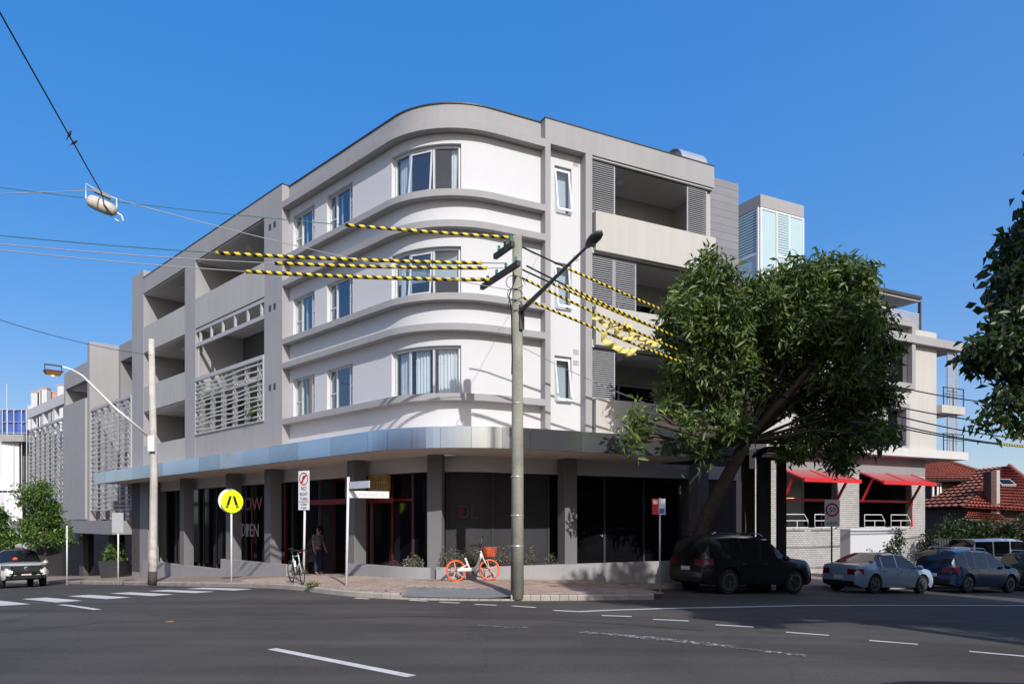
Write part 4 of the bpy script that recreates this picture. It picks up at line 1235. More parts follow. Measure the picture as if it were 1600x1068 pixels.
def crown_points(lobes, clusters, per, spread, seed=1, shell=.6, reject=None):
    r = np.random.default_rng(seed)
    vol = np.array([l[1][0]*l[1][1]*l[1][2] for l in lobes])**.8; vol /= vol.sum()
    out = []
    for (c, rad), p in zip(lobes, vol):
        n = int(clusters*p)
        d = r.normal(size=(n, 3)); d /= np.linalg.norm(d, axis=1, keepdims=True)
        q = r.uniform(0, 1, n)**(1/3); q = np.where(r.uniform(size=n) < shell, r.uniform(.78, 1.04, n), q)
        q *= 1+.14*np.sin(5*d[:, 0]+3*d[:, 2])
        out.append(np.array(c)+d*np.array(rad)*q[:, None])
    P = np.concatenate(out)
    if reject is not None: P = P[~reject(P)]
    k = len(P)
    Q = np.repeat(P, per, 0)+r.normal(size=(k*per, 3))*spread
    return Q
M_bark = mat('bark', (.09, .07, .055), .9, var=.35, vs=5, fine=.3, fs=30, bmp=.6)
M_leafc = mat_leaf('leaf_evergreen', (.022, .048, .012), (.12, .185, .045))
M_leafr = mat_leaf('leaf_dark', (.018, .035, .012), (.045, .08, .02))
M_leafl = mat_leaf('leaf_bright', (.04, .09, .02), (.12, .22, .045), .35)
M_leafg = mat_leaf('leaf_silver', (.13, .15, .10), (.24, .25, .17), .2)
M_leafp = mat_leaf('leaf_purple', (.07, .02, .03), (.16, .06, .08), .2)
mat_leaf('leaf_young', (.10, .15, .03), (.22, .28, .07)); mat_leaf('leaf_young_bright', (.12, .2, .04), (.25, .34, .09), .35)
MIX.update({'leaf_evergreen': 'leaf_young', 'leaf_bright': 'leaf_young_bright'})
def limb(mb, pts, r0, r1, n=9):
    k = len(pts); mb.tube(pts, [r0+(r1-r0)*i/(k-1) for i in range(k)], n)
def branches(mb, root, lobes, r0, seed):
    rr = random.Random(seed)
    for c, rad in lobes:
        c = Vector(c); mid = root.lerp(c, .5)+Vector((rr.uniform(-.3,.3), rr.uniform(-.3,.3), rr.uniform(-.2,.3)))
        big_ = len(lobes) < 12 or rr.random() < .2
        limb(mb, [root, mid, c], r0*(.55 if big_ else .22), .05 if big_ else .02, 7)
        for _ in range(6 if len(lobes) < 12 else 3):
            e = c+Vector((rr.uniform(-1,1)*rad[0]*.8, rr.uniform(-1,1)*rad[1]*.8, rr.uniform(-.6,.9)*rad[2]*.8))
            limb(mb, [mid.lerp(c, rr.uniform(.2,1)), mid.lerp(e, .6)+Vector((0,0,.15)), e], .06, .012, 5)
def tree(name, label, base, top, lobes, clusters, per, spread, size, lm, r0=.22, seed=3, reject=None, group=None, aspect=.34, lean=None, shell=.6):
    t = thing(name, label, 'tree', tuple(base), group)
    mb = MB(); b = Vector(base); tp = Vector(top)
    mid = b.lerp(tp, .5)+Vector(lean or (.1, .05, 0))
    limb(mb, [b-Vector((0,0,.15)), b+Vector((0,0,.25)), mid, tp], r0*1.25, r0*.7, 12)
    branches(mb, tp, lobes, r0, seed)
    mb.build('trunk', M_bark, t, smooth=True)
    leaf_mesh('crown', crown_points(lobes, clusters, per, spread, seed, shell, reject), size, lm, t, seed=seed, aspect=aspect)
    return t
def rej_bld(P):
    d = P-np.array([C.x, C.y, 0]); s_ = d[:, 0]*U.x+d[:, 1]*U.y; dd = d[:, 0]*NR.x+d[:, 1]*NR.y
    inside = (dd > -.45) & (s_ < 12.8)
    ufo = (P[:, 2] < 4.5) & (dd > -2.5) & (s_ < 8.9)
    return inside | ufo
tb = Vector(Rw(9.0, -.55, 0)); tb.z = path_z(tb.x, tb.y)
def lb(px, py, Y, r): q = at(px, py, Y); return ((q.x, q.y, q.z), r)
Yc = 23.0
blobs = [(1110,440,38),(1080,490,38),(1060,530,28),(1130,500,42),(1180,470,36),(1090,570,40),(1058,610,26),(1140,570,42),(1200,540,44),(1240,450,42),(1290,440,40),(1335,445,38),(1260,510,46),(1320,510,44),(1368,500,30),
         (1385,550,30),(1230,600,44),(1180,620,36),(1120,630,32),(1078,668,18),(1300,580,44),(1355,600,40),(1390,620,24),(1290,650,36),(1345,670,36),(1385,680,24),(1250,690,28),(1310,710,24),(1000,655,27),(985,690,18),(1108,700,18),(1150,668,20),(1048,640,16)]
rr0 = random.Random(4)
lobes = []
for px_, py_, r_ in blobs:
    if px_ > 1330: px_ -= 12
    k_ = r_*Yc/1155*.99
    if px_ < 1015: lobes.append(lb(px_, py_, 20.2, (k_*.6, k_*.6, k_*.7))); continue
    lobes.append(lb(px_, py_, Yc+(0 if px_ > 1150 else -.9)+rr0.uniform(-1.2, 1.2), (k_, k_*1.25, k_*.92)))
tree('street_tree', 'large evergreen street tree in front of the apartment balconies', tb, at(1165, 690, Yc), lobes, 2900, 16, .13, .27, M_leafc, .27, 5, rej_bld, lean=(-.3, 0, 0), aspect=.27, shell=.8)
# big trees across the right street: one leans into view, all shade the parked cars
def big(label, cx, cy, h0, h1, rad, seed, n=1500, extra=(), size=.30, asp=.5, per=16):
    b = Vector((cx, cy, road_z(cx, cy)+.1)); lo = []
    rr = random.Random(seed); hm = (h0+h1)/2
    lo.append(((cx, cy, hm+.5), (rad*.72, rad*.72, (h1-h0)*.46)))
    for k in range(7):
        a = k*2*math.pi/7+rr.uniform(-.3, .3); q = rad*rr.uniform(.55, .7)
        lo.append(((cx+math.cos(a)*q, cy+math.sin(a)*q, hm+rr.uniform(-.28, .2)*(h1-h0)), (rad*.42, rad*.42, (h1-h0)*.24)))
    lo += list(extra)
    return tree('shade_tree', label, b, (cx, cy, h0+.4), lo, n, per, .2, size, M_leafr, .34, seed, group='tall trees across the right street', shell=.5, aspect=asp)
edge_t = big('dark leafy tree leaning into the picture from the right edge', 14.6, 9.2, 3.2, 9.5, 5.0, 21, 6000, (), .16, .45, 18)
el_ = [lb(1630, 385, 10.2, (.36, .5, .58)), lb(1600, 440, 10, (.26, .35, .25)), lb(1612, 495, 9.8, (.42, .5, .32)), lb(1572, 510, 9.7, (.2, .3, .14)), lb(1592, 550, 9.6, (.5, .6, .26)), lb(1540, 553, 9.5, (.26, .35, .11)), lb(1520, 545, 9.5, (.14, .2, .08)), lb(1612, 610, 9.5, (.34, .4, .22)), lb(1575, 630, 9.4, (.2, .25, .10)), lb(1548, 655, 9.4, (.13, .2, .09)), lb(1600, 660, 9.4, (.2, .25, .09)), lb(1660, 500, 10.0, (.6, .8, 1.1))]
leaf_mesh('leafy_boughs', crown_points(el_, 1100, 14, .075, 27, .7), .13, M_leafr, edge_t, seed=27, aspect=.4)
m = MB(); branches(m, Vector((11.5, 9.6, 4.6)), el_[:9], .12, 27); m.build('bough', M_bark, edge_t)
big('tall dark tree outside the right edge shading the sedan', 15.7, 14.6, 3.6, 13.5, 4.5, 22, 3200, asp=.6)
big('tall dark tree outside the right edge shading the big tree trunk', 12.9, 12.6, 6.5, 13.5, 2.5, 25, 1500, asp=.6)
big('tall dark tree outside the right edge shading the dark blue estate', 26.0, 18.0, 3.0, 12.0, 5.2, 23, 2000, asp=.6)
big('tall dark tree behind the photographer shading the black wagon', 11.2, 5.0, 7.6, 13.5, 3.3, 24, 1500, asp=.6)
# young street trees by the white pickup
for label, px, py, Y, r_, h_, seed in (('bright green young street tree behind the white pickup', 68, 806, 35.5, (1.05, 1.05, 1.35), 2.2, 31), ('green young street tree cut by the left edge', -4, 820, 37, (.9, .95, 1.25), 2.2, 32)):
    c = at(px, py, Y); b = Vector((c.x, c.y, path_z(c.x, c.y)))
    rq = random.Random(seed); lo = [((c.x, c.y, c.z), (r_[0]*.6, r_[1]*.6, r_[2]*.6))]
    for k in range(11):
        a = k*2.4; q_ = rq.uniform(.5, .85); lo.append(((c.x+math.cos(a)*q_*r_[0], c.y+math.sin(a)*q_*r_[1], c.z+rq.uniform(-.95, .95)*r_[2]), tuple(rq.uniform(.28, .5) for _ in range(3))))
    tree('young_tree', label, b, (c.x, c.y, b.z+h_), lo, 650, 14, .14, .15, M_leafl, .08, seed, group='young street trees on the left', aspect=.5)
def bush(name, label, c, r_, n, per, size, lm, seed, upright=False, cat='shrub', group=None):
    t = thing(name, label, cat, tuple(c), group)
    c = Vector(c); rr = random.Random(seed); m = MB(); pts = []
    for k in range(n):
        a = rr.uniform(0, 6.28); q = math.sqrt(rr.random())
        b = c+Vector((math.cos(a)*q*r_[0], math.sin(a)*q*r_[1], 0))
        e = b+Vector((rr.uniform(-.3, .3)*r_[0]*.6, rr.uniform(-.3, .3)*r_[1]*.6, r_[2]*rr.uniform(.55, 1.05)*(1-.45*q*q)))
        m.tube([b, b.lerp(e, .5)+Vector((rr.uniform(-.03, .03), rr.uniform(-.03, .03), 0)), e], [.007, .005, .003], 4)
        for j in range(per):
            f_ = (j+1)/per; pts.append(tuple(b.lerp(e, .25+.75*f_)+Vector((rr.gauss(0, .035), rr.gauss(0, .035), rr.gauss(0, .03)))))
    o = m.build('stems', M_bark, t); o['kind'] = 'stuff'
    leaf_mesh('foliage', pts, size, lm, t, seed=seed, aspect=.4, droop=-.3 if upright else .2)
    return t
def rp(s_, d, z): return Rw(s_, d, z)
for k, (label, s_, n_, r_, lm, h_) in enumerate((('silver green shrub behind the rear wheel of the share bike', .95, 60, (.5, .25), M_leafg, .75), ('silver green shrub behind the share bike frame', 1.8, 70, (.55, .25), M_leafg, .8),
        ('silver green shrub between the share bike and timber pole', 2.6, 55, (.45, .25), M_leafg, .8), ('sparse silver shrub to the right of the timber pole', 3.35, 34, (.35, .22), M_leafg, .85), ('small sparse shrub beside the right planter column', 4.25, 12, (.2, .15), M_leafg, .5),
        ('low reddish plants in front of the silver shrubs', 2.45, 46, (.6, .14), M_leafp, .32))):
    bush('planter_shrub', label, rp(s_, .38, .14), (r_[0], r_[1], h_), n_, 9, .075, lm, 40+k, True, group='plants in the corner planter')
q1 = Lw(2.2, .45, .12)
bush('planter_shrub', 'round pale shrub in the planter beside the street name post', Fw(ARC*.22, .42, .12), (.36, .25, .5), 60, 9, .08, M_leafg, 50, True)
bush('planter_shrub', 'small purple plant in the planter beside the street name post', Fw(-.3, .42, .12), (.3, .2, .26), 40, 8, .07, M_leafp, 51)
bush('grass_tuft', 'small grass tuft growing from the kerb below the black bicycle', (lambda p: (p.x, p.y, path_z(p.x, p.y)))(Vector((-5.45, 20.25, 0))), (.16, .08, .12), 40, 3, .09, mat_leaf('dry_grass', (.12, .12, .03), (.25, .23, .08)), 52, True, 'grass')
for label, px, py, Y, r_, h_, seed in (('leafy climber over the fence before the brick house', 1497, 845, 37.5, (.9, .5), 1.2, 61), ('leafy shrub over the fence below the skylight', 1553, 845, 37.2, (1.0, .5), 1.1, 62), ('leafy shrub over the fence at the right edge', 1602, 845, 37, (.9, .5), 1.3, 63)):
    c = at(px, py, Y); b = Vector((c.x, c.y, -1.9))
    t = thing('garden_shrub', label, 'shrub', tuple(b), 'shrubs behind the picket fence')
    lo = [((c.x, c.y, c.z+h_*.45), (r_[0], r_[1], h_*.5)), ((c.x-.6, c.y, c.z+.2), (.6, .5, .7)), ((c.x+.6, c.y, c.z+.3), (.6, .5, .7))]
    m = MB(); branches(m, Vector((c.x, c.y, c.z-.8)), lo, .08, seed); limb(m, [b, Vector((c.x, c.y, c.z-.8))], .08, .06); m.build('stems', M_bark, t)
    leaf_mesh('foliage', crown_points(lo, 150, 11, .14, seed), .16, M_leafr, t, seed=seed, aspect=.5)
for label, px, Y, seed in (('dark clipped shrub before the white sign wall', 1396, 30.3, 71), ('small dark shrub beside the dark blue estate roof', 1445, 33, 72)):
    c = at(px, 868, Y); t = thing('garden_shrub', label, 'shrub', (c.x, c.y, -1.5))
    lo = [((c.x, c.y, c.z+.1), (.35, .3, .5)), ((c.x+.2, c.y, c.z+.7), (.22, .2, .4))]
    m = MB(); limb(m, [Vector((c.x, c.y, -1.5)), Vector((c.x, c.y, c.z))], .04, .03); m.build('stems', M_bark, t)
    leaf_mesh('foliage', crown_points(lo, 90, 10, .08, seed), .12, M_leafr, t, seed=seed, aspect=.5)
pl0 = Vector(Lw(11.0, .45, 5.6))
bp = thing('balcony_plant', 'green palm poking through the balcony screen above the canopy', 'plant', tuple(pl0))
m = MB(); fr_ = random.Random(9)
for k in range(16):
    a = fr_.uniform(0, 6.28); d_ = Vector((math.cos(a), math.sin(a), 0)); m2 = [pl0+d_*(x*.55)+Vector((0, 0, 1.1*x-1.0*x*x+.25)) for x in (0, .3, .6, .9, 1.15)]
    m.tube(m2, [.012, .01, .008, .006, .003], 4)
m.build('stems', M_leafc, bp)
leaf_mesh('foliage', crown_points([((pl0.x, pl0.y, pl0.z+.55), (.5, .4, .55))], 60, 10, .14, 82), .32, M_leafc, bp, seed=82, aspect=.14, droop=.5)
# potted plant by the left shops
pp = Vector(Lw(la(178, -.5), -.5, 0)); pz = path_z(pp.x, pp.y)
pt = thing('potted_plant', 'dark square planter with yellow green plant by the left shops', 'planter', (pp.x, pp.y, pz))
MB().hexa([(pp.x+a*.45, pp.y+b*.45, pz) for a, b in ((-1,-1),(1,-1),(1,1),(-1,1))]+[(pp.x+a*.55, pp.y+b*.55, pz+.9) for a, b in ((-1,-1),(1,-1),(1,1),(-1,1))]).build('pot', M_dkframe, pt)
leaf_mesh('foliage', crown_points([((pp.x, pp.y, pz+1.3), (.35, .35, .5))], 40, 9, .1, 81), .3, M_leafl, pt, seed=81, aspect=.25)

# ---------------------------------------------------------------- poles and overhead lines
M_pole = mat('weathered_green_timber', (.34, .34, .275), .85, var=.25, vs=2.0, fine=.2, fs=30, bmp=.4, streak=.25)
M_poleg = mat('weathered_grey_timber', (.60, .57, .53), .9, var=.2, vs=2, fine=.25, fs=30, bmp=.4, streak=.3)
M_arm = mat('dark_timber', (.07, .06, .055), .8, var=.3, vs=4)
M_steel = mat('dark_grey_steel', (.10, .10, .105), .45, metal=.4)
P1 = Vector((.126, 18.2, 0)); P1.z = path_z(P1.x, P1.y)
pole = thing('timber_pole', 'weathered green timber power pole with crossarms at the corner kerb', 'pole', tuple(P1))
ztop = 8.62
MB().tube([P1-Vector((0,0,.1)), P1+Vector((.01,0,3)), (P1.x, P1.y, ztop)], [.165, .15, .118], 18).build('post', M_pole, pole, smooth=True)
ARMS = []
for zc, a, b in ((8.36, -.15, .85), (7.80, -.45, 1.65)):
    c0, c1 = P1+NR*a, P1+NR*b; side = U*-.19
    mid = (c0+c1)/2+side; mid.z = zc
    MB().obox(mid, NR*((b-a)/2), U*.05, Vector((0,0,.065))).build('crossarm', M_arm, pole)
    for k in range(3 if b < 1 else 4):
        q = c0.lerp(c1, (k+.3)/(3 if b < 1 else 4))+side; q.z = zc+.065
        ARMS.append(q+Vector((0,0,.12)))
        MB().lathe(q, (0,0,1), [(0,.02),(.05,.045),(.08,.03),(.12,.04),(.15,.02)], 8).build('insulator', mat('insulator_green', (.06, .25, .24), .25), pole)
m = MB()
m.tube([(P1.x-.02, P1.y-.16, 7.6), (P1.x-.2, P1.y-.2, 7.1), (P1.x-.14, P1.y-.16, 6.8), (P1.x-.12, P1.y-.15, 5.6), (P1.x-.13, P1.y-.15, 5.2)], .018, 6)
m.build('drop_cable', M_wire, pole)
for zz, rr_ in ((7.45, .28), (7.15, .24), (6.9, .22)):
    m = MB(); m.tube([(P1.x+rr_*math.cos(a*.52)*.8-.05, P1.y-.15+.05*math.sin(a), zz+rr_*math.sin(a*.52)*.6) for a in range(12)], .009, 5, cap=False); m.build('cable_loop', M_wire, pole)
for zz in (1.0, 1.75, 2.7, 4.5): MB().lathe((P1.x, P1.y, zz), (0,0,1), [(0,.172-.006*zz),(.02,.176-.006*zz),(.03,.172-.006*zz)], 18).build('metal_band', M_galv, pole)
def lamp_on_arm(pole_, p0, p1, r0, head_len, mt, mh, glow=None):
    d = (p1-p0)
    m = MB(); m.tube([p0, p0.lerp(p1, .35), p0.lerp(p1, .8)+Vector((0,0,.0)), p1], [r0, r0*.8, r0*.5, r0*.45], 8); m.build('lamp_arm', mt, pole_, smooth=True)
    return d
LP = Vector((1.58, 15.4, 7.36)); B1 = Vector((P1.x+.1, P1.y-.15, 6.75))
lamp_on_arm(pole, B1, LP, .065, .7, M_steel, M_steel)
ax = (LP-B1); ax.z = 0; ax.normalize(); sd = Vector((-ax.y, ax.x, 0))
MB().obox(B1+Vector((0,.04,-.15)), sd*.06, ax*.05, Vector((0,0,.3))).build('lamp_bracket', M_steel, pole)
m = MB(); prof = [(-.08,.03,.03),(.0,.07,.05),(.14,.125,.07),(.3,.14,.07),(.42,.11,.055),(.5,.04,.025)]
upv = Vector((0,0,1)); tilt = (ax+upv*.28).normalized(); upt = sd.cross(tilt); upt = upt if upt.z > 0 else -upt
base = len(m.v)
for h, a, b in prof:
    for k in range(14):
        an = 2*math.pi*k/14; m.v.append(tuple(LP+tilt*h+sd*(a*math.cos(an))+upt*(b*math.sin(an))))
for i in range(len(prof)-1):
    for k in range(14): m.f.append((i*14+k, i*14+(k+1)%14, (i+1)*14+(k+1)%14, (i+1)*14+k))
m.f.append(tuple(reversed(range(14)))); m.f.append(tuple((len(prof)-1)*14+k for k in range(14)))
hd = m.build('lamp_head', M_steel, pole, smooth=True)
MB().lathe(LP+tilt*.18-upt*.05, -upt, [(0,.06),(.07,.05),(.1,.02)], 10).build('photo_cell', M_dkframe, hd)

P2 = Vector((-13.96, 28.7, 0)); P2.z = path_z(P2.x, P2.y)
pole2 = thing('timber_pole', 'pale grey timber pole with a lit street lamp on the left footpath', 'pole', tuple(P2))
MB().tube([P2-Vector((0,0,.1)), P2+Vector((.03,0,.9)), P2+Vector((.06,0,4)), (P2.x-.03, P2.y, 8.66)], [.165, .155, .14, .105], 16).build('post', M_poleg, pole2, smooth=True)
MB().tube([P2-Vector((0,0,.1)), P2+Vector((.02,0,.42))], [.171, .168], 16).build('dark_base', M_arm, pole2, smooth=True)
A2 = Vector((P2.x-.1, P2.y-.1, 4.9)); L2 = Vector((-16.15, 26.55, 6.95))
m = MB(); k1 = A2.lerp(L2, .78)+Vector((0,0,.42)); k2 = A2.lerp(L2, .9)+Vector((0,0,.35))
m.tube([A2, A2.lerp(L2, .4)+Vector((0,0,.12)), k1, k2, L2+Vector((0,0,.2))], [.055,.05,.04,.035,.035], 8); m.build('lamp_arm', M_whitepost, pole2, smooth=True)
axl = (L2-A2); axl.z = 0; axl.normalize(); sl = Vector((-axl.y, axl.x, 0)); lc = L2+axl*.28
fx = Vector((1,0,0)); fy = Vector((0,1,0))
MB().obox(lc+Vector((0,0,.22)), axl*.27, sl*.05, Vector((0,0,.02))).build('lamp_yoke', M_steel, pole2)
for s_ in (-1, 1): MB().obox(lc+axl*.26*s_+Vector((0,0,.08)), axl*.012, sl*.03, Vector((0,0,.12))).build('yoke_arm', M_steel, pole2)
m = MB(); m.hexa([tuple(lc+axl*(a*.22)+sl*(b*.10)+Vector((0,0,-.13))) for a, b in ((-1,-1),(1,-1),(1,1),(-1,1))]+[tuple(lc+axl*(a*.27)+sl*(b*.16)+Vector((0,0,-.02))) for a, b in ((-1,-1),(1,-1),(1,1),(-1,1))])
hd = m.build('lamp_head', mat('amber_lens', (.30, .13, .03), .2), pole2)
MB().obox(lc+Vector((0,0,.005)), axl*.285, sl*.175, Vector((0,0,.02))).build('lamp_lid', M_steel, hd)
m = MB().lathe(lc-axl*.02-sl*.11+Vector((0,0,-.08)), -sl, [(0,.07),(.03,.08),(.05,.05)], 12); m.build('lit_bulb', mat_emit('amber_glow', (1.0, .55, .05), 3.0), hd)
MB().box(P2.x-.05, P2.x+.2, P2.y-.26, P2.y-.2, 4.3, 4.9).build('pole_plate', M_sign, pole2)

M_str = mat_stripe('striped_sleeve', .25)
def curve_pts(a, b, sag, n=40):
    a, b = Vector(a), Vector(b); return [a.lerp(b, i/n)-Vector((0,0,4*sag*(i/n)*(1-i/n))) for i in range(n+1)]
def cable(label, a, b, sag, r=.012, m=None, sleeves=(), rs=.035, group='overhead lines', n=60, sm=None):
    t = thing('overhead_cable', label, 'cable', tuple(a), group)
    P = curve_pts(a, b, sag, n)
    MB().tube(P, r, 6).build('cable', m or M_wire, t, smooth=True)
    for f0, f1 in sleeves:
        k = max(4, int((f1-f0)*n))
        a_, b_ = Vector(a), Vector(b); Q = [a_.lerp(b_, f)-Vector((0,0,4*sag*f*(1-f))) for f in [f0+(f1-f0)*i/k for i in range(k+1)]]
        MB().tube(Q, rs, 8, uvscale=1).build('striped_sleeve', sm or M_str, t, smooth=True)
    return t
def frac(a, b, px):
    """Fraction along a-b seen at that picture column."""
    a, b = Vector(a), Vector(b); lo, hi = 0., 1.
    inc = b.x/b.y > a.x/a.y
    for _ in range(40):
        mid = (lo+hi)/2; p = a.lerp(b, mid)
        if (800+1155*p.x/p.y < px) == inc: lo = mid
        else: hi = mid
    return lo
E1 = Vector((-20.5, 16.6, 0))
a, b = Vector((P1.x-.2, P1.y+.0, 8.60)), E1+Vector((0,0,10.5)); cable('topmost line to the left with one striped sleeve at pole top', a, b, .3, .01, M_wiret, [(.0, frac(a, b, 540))], .042)
a, b = Vector((P1.x-.25, P1.y-.1, 7.93)), E1+Vector((0,0,9.2)); cable('upper of the striped lines running left from the lower crossarm', a, b, .40, .012, M_wiret, [(.03, frac(a, b, 338))], .046)
a, b = Vector((P1.x-.35, P1.y+.3, 7.95)), E1+Vector((.3,.5,9.1)); cable('middle of the striped lines running left from the lower crossarm', a, b, .42, .012, M_wireg, [(.02, frac(a, b, 430))], .046)
a, b = Vector((P1.x-.5, P1.y+.9, 7.85)), E1+Vector((.6,1.,9.2)); cable('lowest of the striped lines running left from the lower crossarm', a, b, .44, .012, M_wireg, [(.01, frac(a, b, 385))], .05)
def Rq(s_, d, z): return Vector(Rw(s_, d, z))
E2 = 41.
rights = [('highest striped line crossing the balconies to the street tree', Rq(1.0, -3.2, 8.66), Rq(E2, -3.0, 8.7), 2.55, 880, 1048),
          ('second striped line crossing the balconies to the street tree', Rq(1.0, -3.45, 7.96), Rq(E2, -3.3, 7.8), 2.55, 862, 1040),
          ('third striped line crossing the balconies with yellow sheeting', Rq(1.0, -3.7, 7.62), Rq(E2, -3.6, 6.6), 2.6, 820, 1060),
          ('fourth striped line crossing the balconies with yellow sheeting', Rq(1.0, -3.95, 7.84), Rq(E2, -3.9, 7.0), 2.7, 880, 1050),
          ('lowest striped line leaving the pole below the lamp arm', Rq(1.0, -3.75, 7.12), Rq(E2, -3.7, 6.4), 2.3, 815, 1068)]
M_str2 = mat_stripe('striped_sleeve_fine', .17)
for label, a, b, sg, p0_, p1_ in rights: cable(label, a, b, sg, .022, M_wire, [(frac(a, b, p0_), frac(a, b, p1_)), (.5, .56), (.64, .8)], .034, sm=M_str2, n=90)
cable('thin grey wire from pole across the white strip to the balcony', Vector((P1.x+.12, P1.y, 5.9)), Rq(12.4, .5, 4.9), .25, .008, M_wireg)
cable('thin grey service wire from pole top to the building fin', Vector((P1.x+.1, P1.y, 8.5)), Vector(Fw(q_r-.1, .25, 9.9)), .1, .006, M_wireg)
# torn yellow sheeting hanging from the lines
M_yel = mat('yellow_sheeting', (.70, .60, .20), .6, var=.3, vs=5)
def cloth(label, a, b, width, seed):
    rr = random.Random(seed); a, b = Vector(a), Vector(b); n = 16; m = MB(); d = (b-a).normalized(); sd = d.cross(Vector((0,0,1))).normalized()
    for i in range(n+1):
        p = a.lerp(b, i/n)-Vector((0,0,.22*math.sin(math.pi*i/n))); wv = width*(.25+.75*abs(math.sin(i*.7+seed)))
        for k in range(4):
            q = (k/3-.3); m.v.append(tuple(p+Vector((0,0,-1))*wv*q*(.8+.3*math.sin(i*1.3+seed))+sd*.10*math.sin(i*1.9+k*1.4+seed)))
    for i in range(n):
        for k in range(3): m.f.append((i*4+k, i*4+4+k, i*4+5+k, i*4+1+k))
    o = m.build('yellow_sheeting', M_yel, smooth=True)
    so = o.modifiers.new('s', 'SOLIDIFY'); so.thickness = .006
    tag(o, label, 'sheeting', 'torn yellow sheeting on the lines')
cloth('upper torn yellow sheet wrapped on the line before the balcony', at(927, 488, 19.2), at(985, 508, 20.0), .24, 1)
cloth('long twisted yellow sheet nearest the street tree', at(975, 503, 19.8), at(1030, 532, 20.6), .34, 2)
cloth('lower torn yellow sheet hanging in a loop', at(935, 514, 18.9), at(995, 546, 19.6), .34, 3)
cloth('thin yellow strip between the two torn sheets', at(950, 498, 19.1), at(990, 526, 19.7), .2, 4)
# catenary lamp over the crossing
HL = at(160, 303, 14.7)
hl = thing('hanging_lamp', 'white barrel street lamp hung on wires over the crossing', 'lamp', tuple(HL))
ca = Vector((.86, .35, -.32)).normalized(); lcn = HL+Vector((.0, 0, -.24)); cb = ca.cross(Vector((0,0,1))).normalized()
M_lampw = mat('aged_white_enamel', (.62, .58, .52), .5, var=.2, vs=5, streak=.3)
MB().lathe(lcn-ca*.27, ca, [(0,.07),(.04,.115),(.16,.135),(.36,.13),(.49,.11),(.54,.06)], 16).build('barrel', M_lampw, hl, smooth=True)
m = MB(); m.tube([lcn-ca*.30, lcn-ca*.30+Vector((0,0,.30)), HL, lcn+ca*.27+Vector((0,0,.27)), lcn+ca*.27], .013, 6); m.build('cradle', M_whitepost, hl)
m = MB(); m.tube([lcn+ca*.27, lcn+ca*.36+Vector((0,0,-.02)), lcn+ca*.39+Vector((0,0,-.10)), lcn+ca*.33+Vector((0,0,-.17)), lcn+ca*.24+Vector((0,0,-.15))], .015, 6); m.build('conduit', M_whitepost, hl, smooth=True)
MB().obox(HL, ca*.15, cb*.05, Vector((0,0,.035))).build('hanger_plate', M_steel, hl)
m = MB(); m.tube([HL, lcn+ca*.05+cb*.17, lcn+ca*.2+cb*.1-Vector((0,0,.14))], .012, 5); m.build('feed_cable', M_wire, hl)
w1b = Vector((-4.4, 0.5, 9.22)); w1 = cable('dark wire with two birds running up from the hanging lamp', HL, w1b, .02, .013, M_wire, n=20)
cable('wire from the hanging lamp to the left', HL-ca*.15, E1+Vector((0,0,9.0)), .12, .009, M_wireg, n=20)
cable('pale wire from the hanging lamp to the corner pole', HL+ca*.15, Vector((P1.x-.15, P1.y, 7.3)), .12, .009, M_wireg, n=20)
cable('thin dark wire from the left edge to the grey pole', at(-30, 490, 20), Vector((P2.x, P2.y, 8.05)), .15, .009, M_wire, n=20)
for k, (f_, lab) in enumerate(((frac(HL, w1b, 109), 'bird perched on the wire, the higher of the pair'), (frac(HL, w1b, 116.5), 'bird perched on the wire, the lower of the pair'))):
    p = HL.lerp(w1b, f_)+Vector((0,0,.03)); bt = thing('bird', lab, 'bird', tuple(p), 'birds on the wire')
    d = Vector((.55, -.2, .75)).normalized() if k == 0 else Vector((.85, -.1, .45)).normalized()
    s2 = d.orthogonal().normalized(); m = MB()
    m.lathe(p-d*.08, d, [(h_*.55, r_*.6) for h_, r_ in [(0,.004),(.05,.018),(.09,.034),(.14,.042),(.18,.034),(.205,.022),(.225,.027),(.25,.022),(.265,.006),(.28,.002)]], 10); m.build('body', mat('bird_dark', (.03, .03, .05), .6), bt, smooth=True)
    m = MB(); m.obox(p-d*.075, d*.04, s2*.008, d.cross(s2)*.003); m.build('tail', MAT['bird_dark'], bt)

# ---------------------------------------------------------------- signs
def post(parent, b, h, r=.03, m=None, lean=(0,0)): return MB().tube([Vector(b)-Vector((0,0,.1)), Vector(b)+Vector((lean[0],lean[1],h))], r, 10).build('post', m or M_whitepost, parent, smooth=True)
def base_at(x, y): return Vector((x, y, path_z(x, y)))
b = base_at(-9.39, 24.75)
zs = thing('crossing_sign', 'round fluorescent yellow pedestrian crossing sign on a white post', 'sign', tuple(b))
n_ = -V; rt = Vector((-n_.y, n_.x, 0)); upz = Vector((0,0,1)); c = Vector((b.x, b.y, 2.27))
post(zs, b, 2.5-b.z)
M_fluo = mat('fluorescent_yellow', (.70, .85, .015), .5, var=.03)
dc = MB().lathe(c+n_*.05, n_, [(0,.38),(.012,.38)], 32).build('disc', M_fluo, zs)
MB().lathe(c-n_*.12+Vector((0,0,.03)), n_, [(0,.40),(.012,.40)], 32).build('rear_disc', M_sign, zs)
def sp2(x, y): return c+n_*.064+rt*x+upz*y
for s_ in (-1, 1):
    m = MB().poly([sp2(s_*.02, .18), sp2(s_*.10, .18), sp2(s_*.20, -.12), sp2(s_*.11, -.14)]); m.build('leg_symbol', M_signtxt, dc)
    m = MB().poly([sp2(s_*.12, -.16), sp2(s_*.21, -.14), sp2(s_*.24, -.19), sp2(s_*.14, -.215)]); m.build('foot_symbol', M_signtxt, dc)

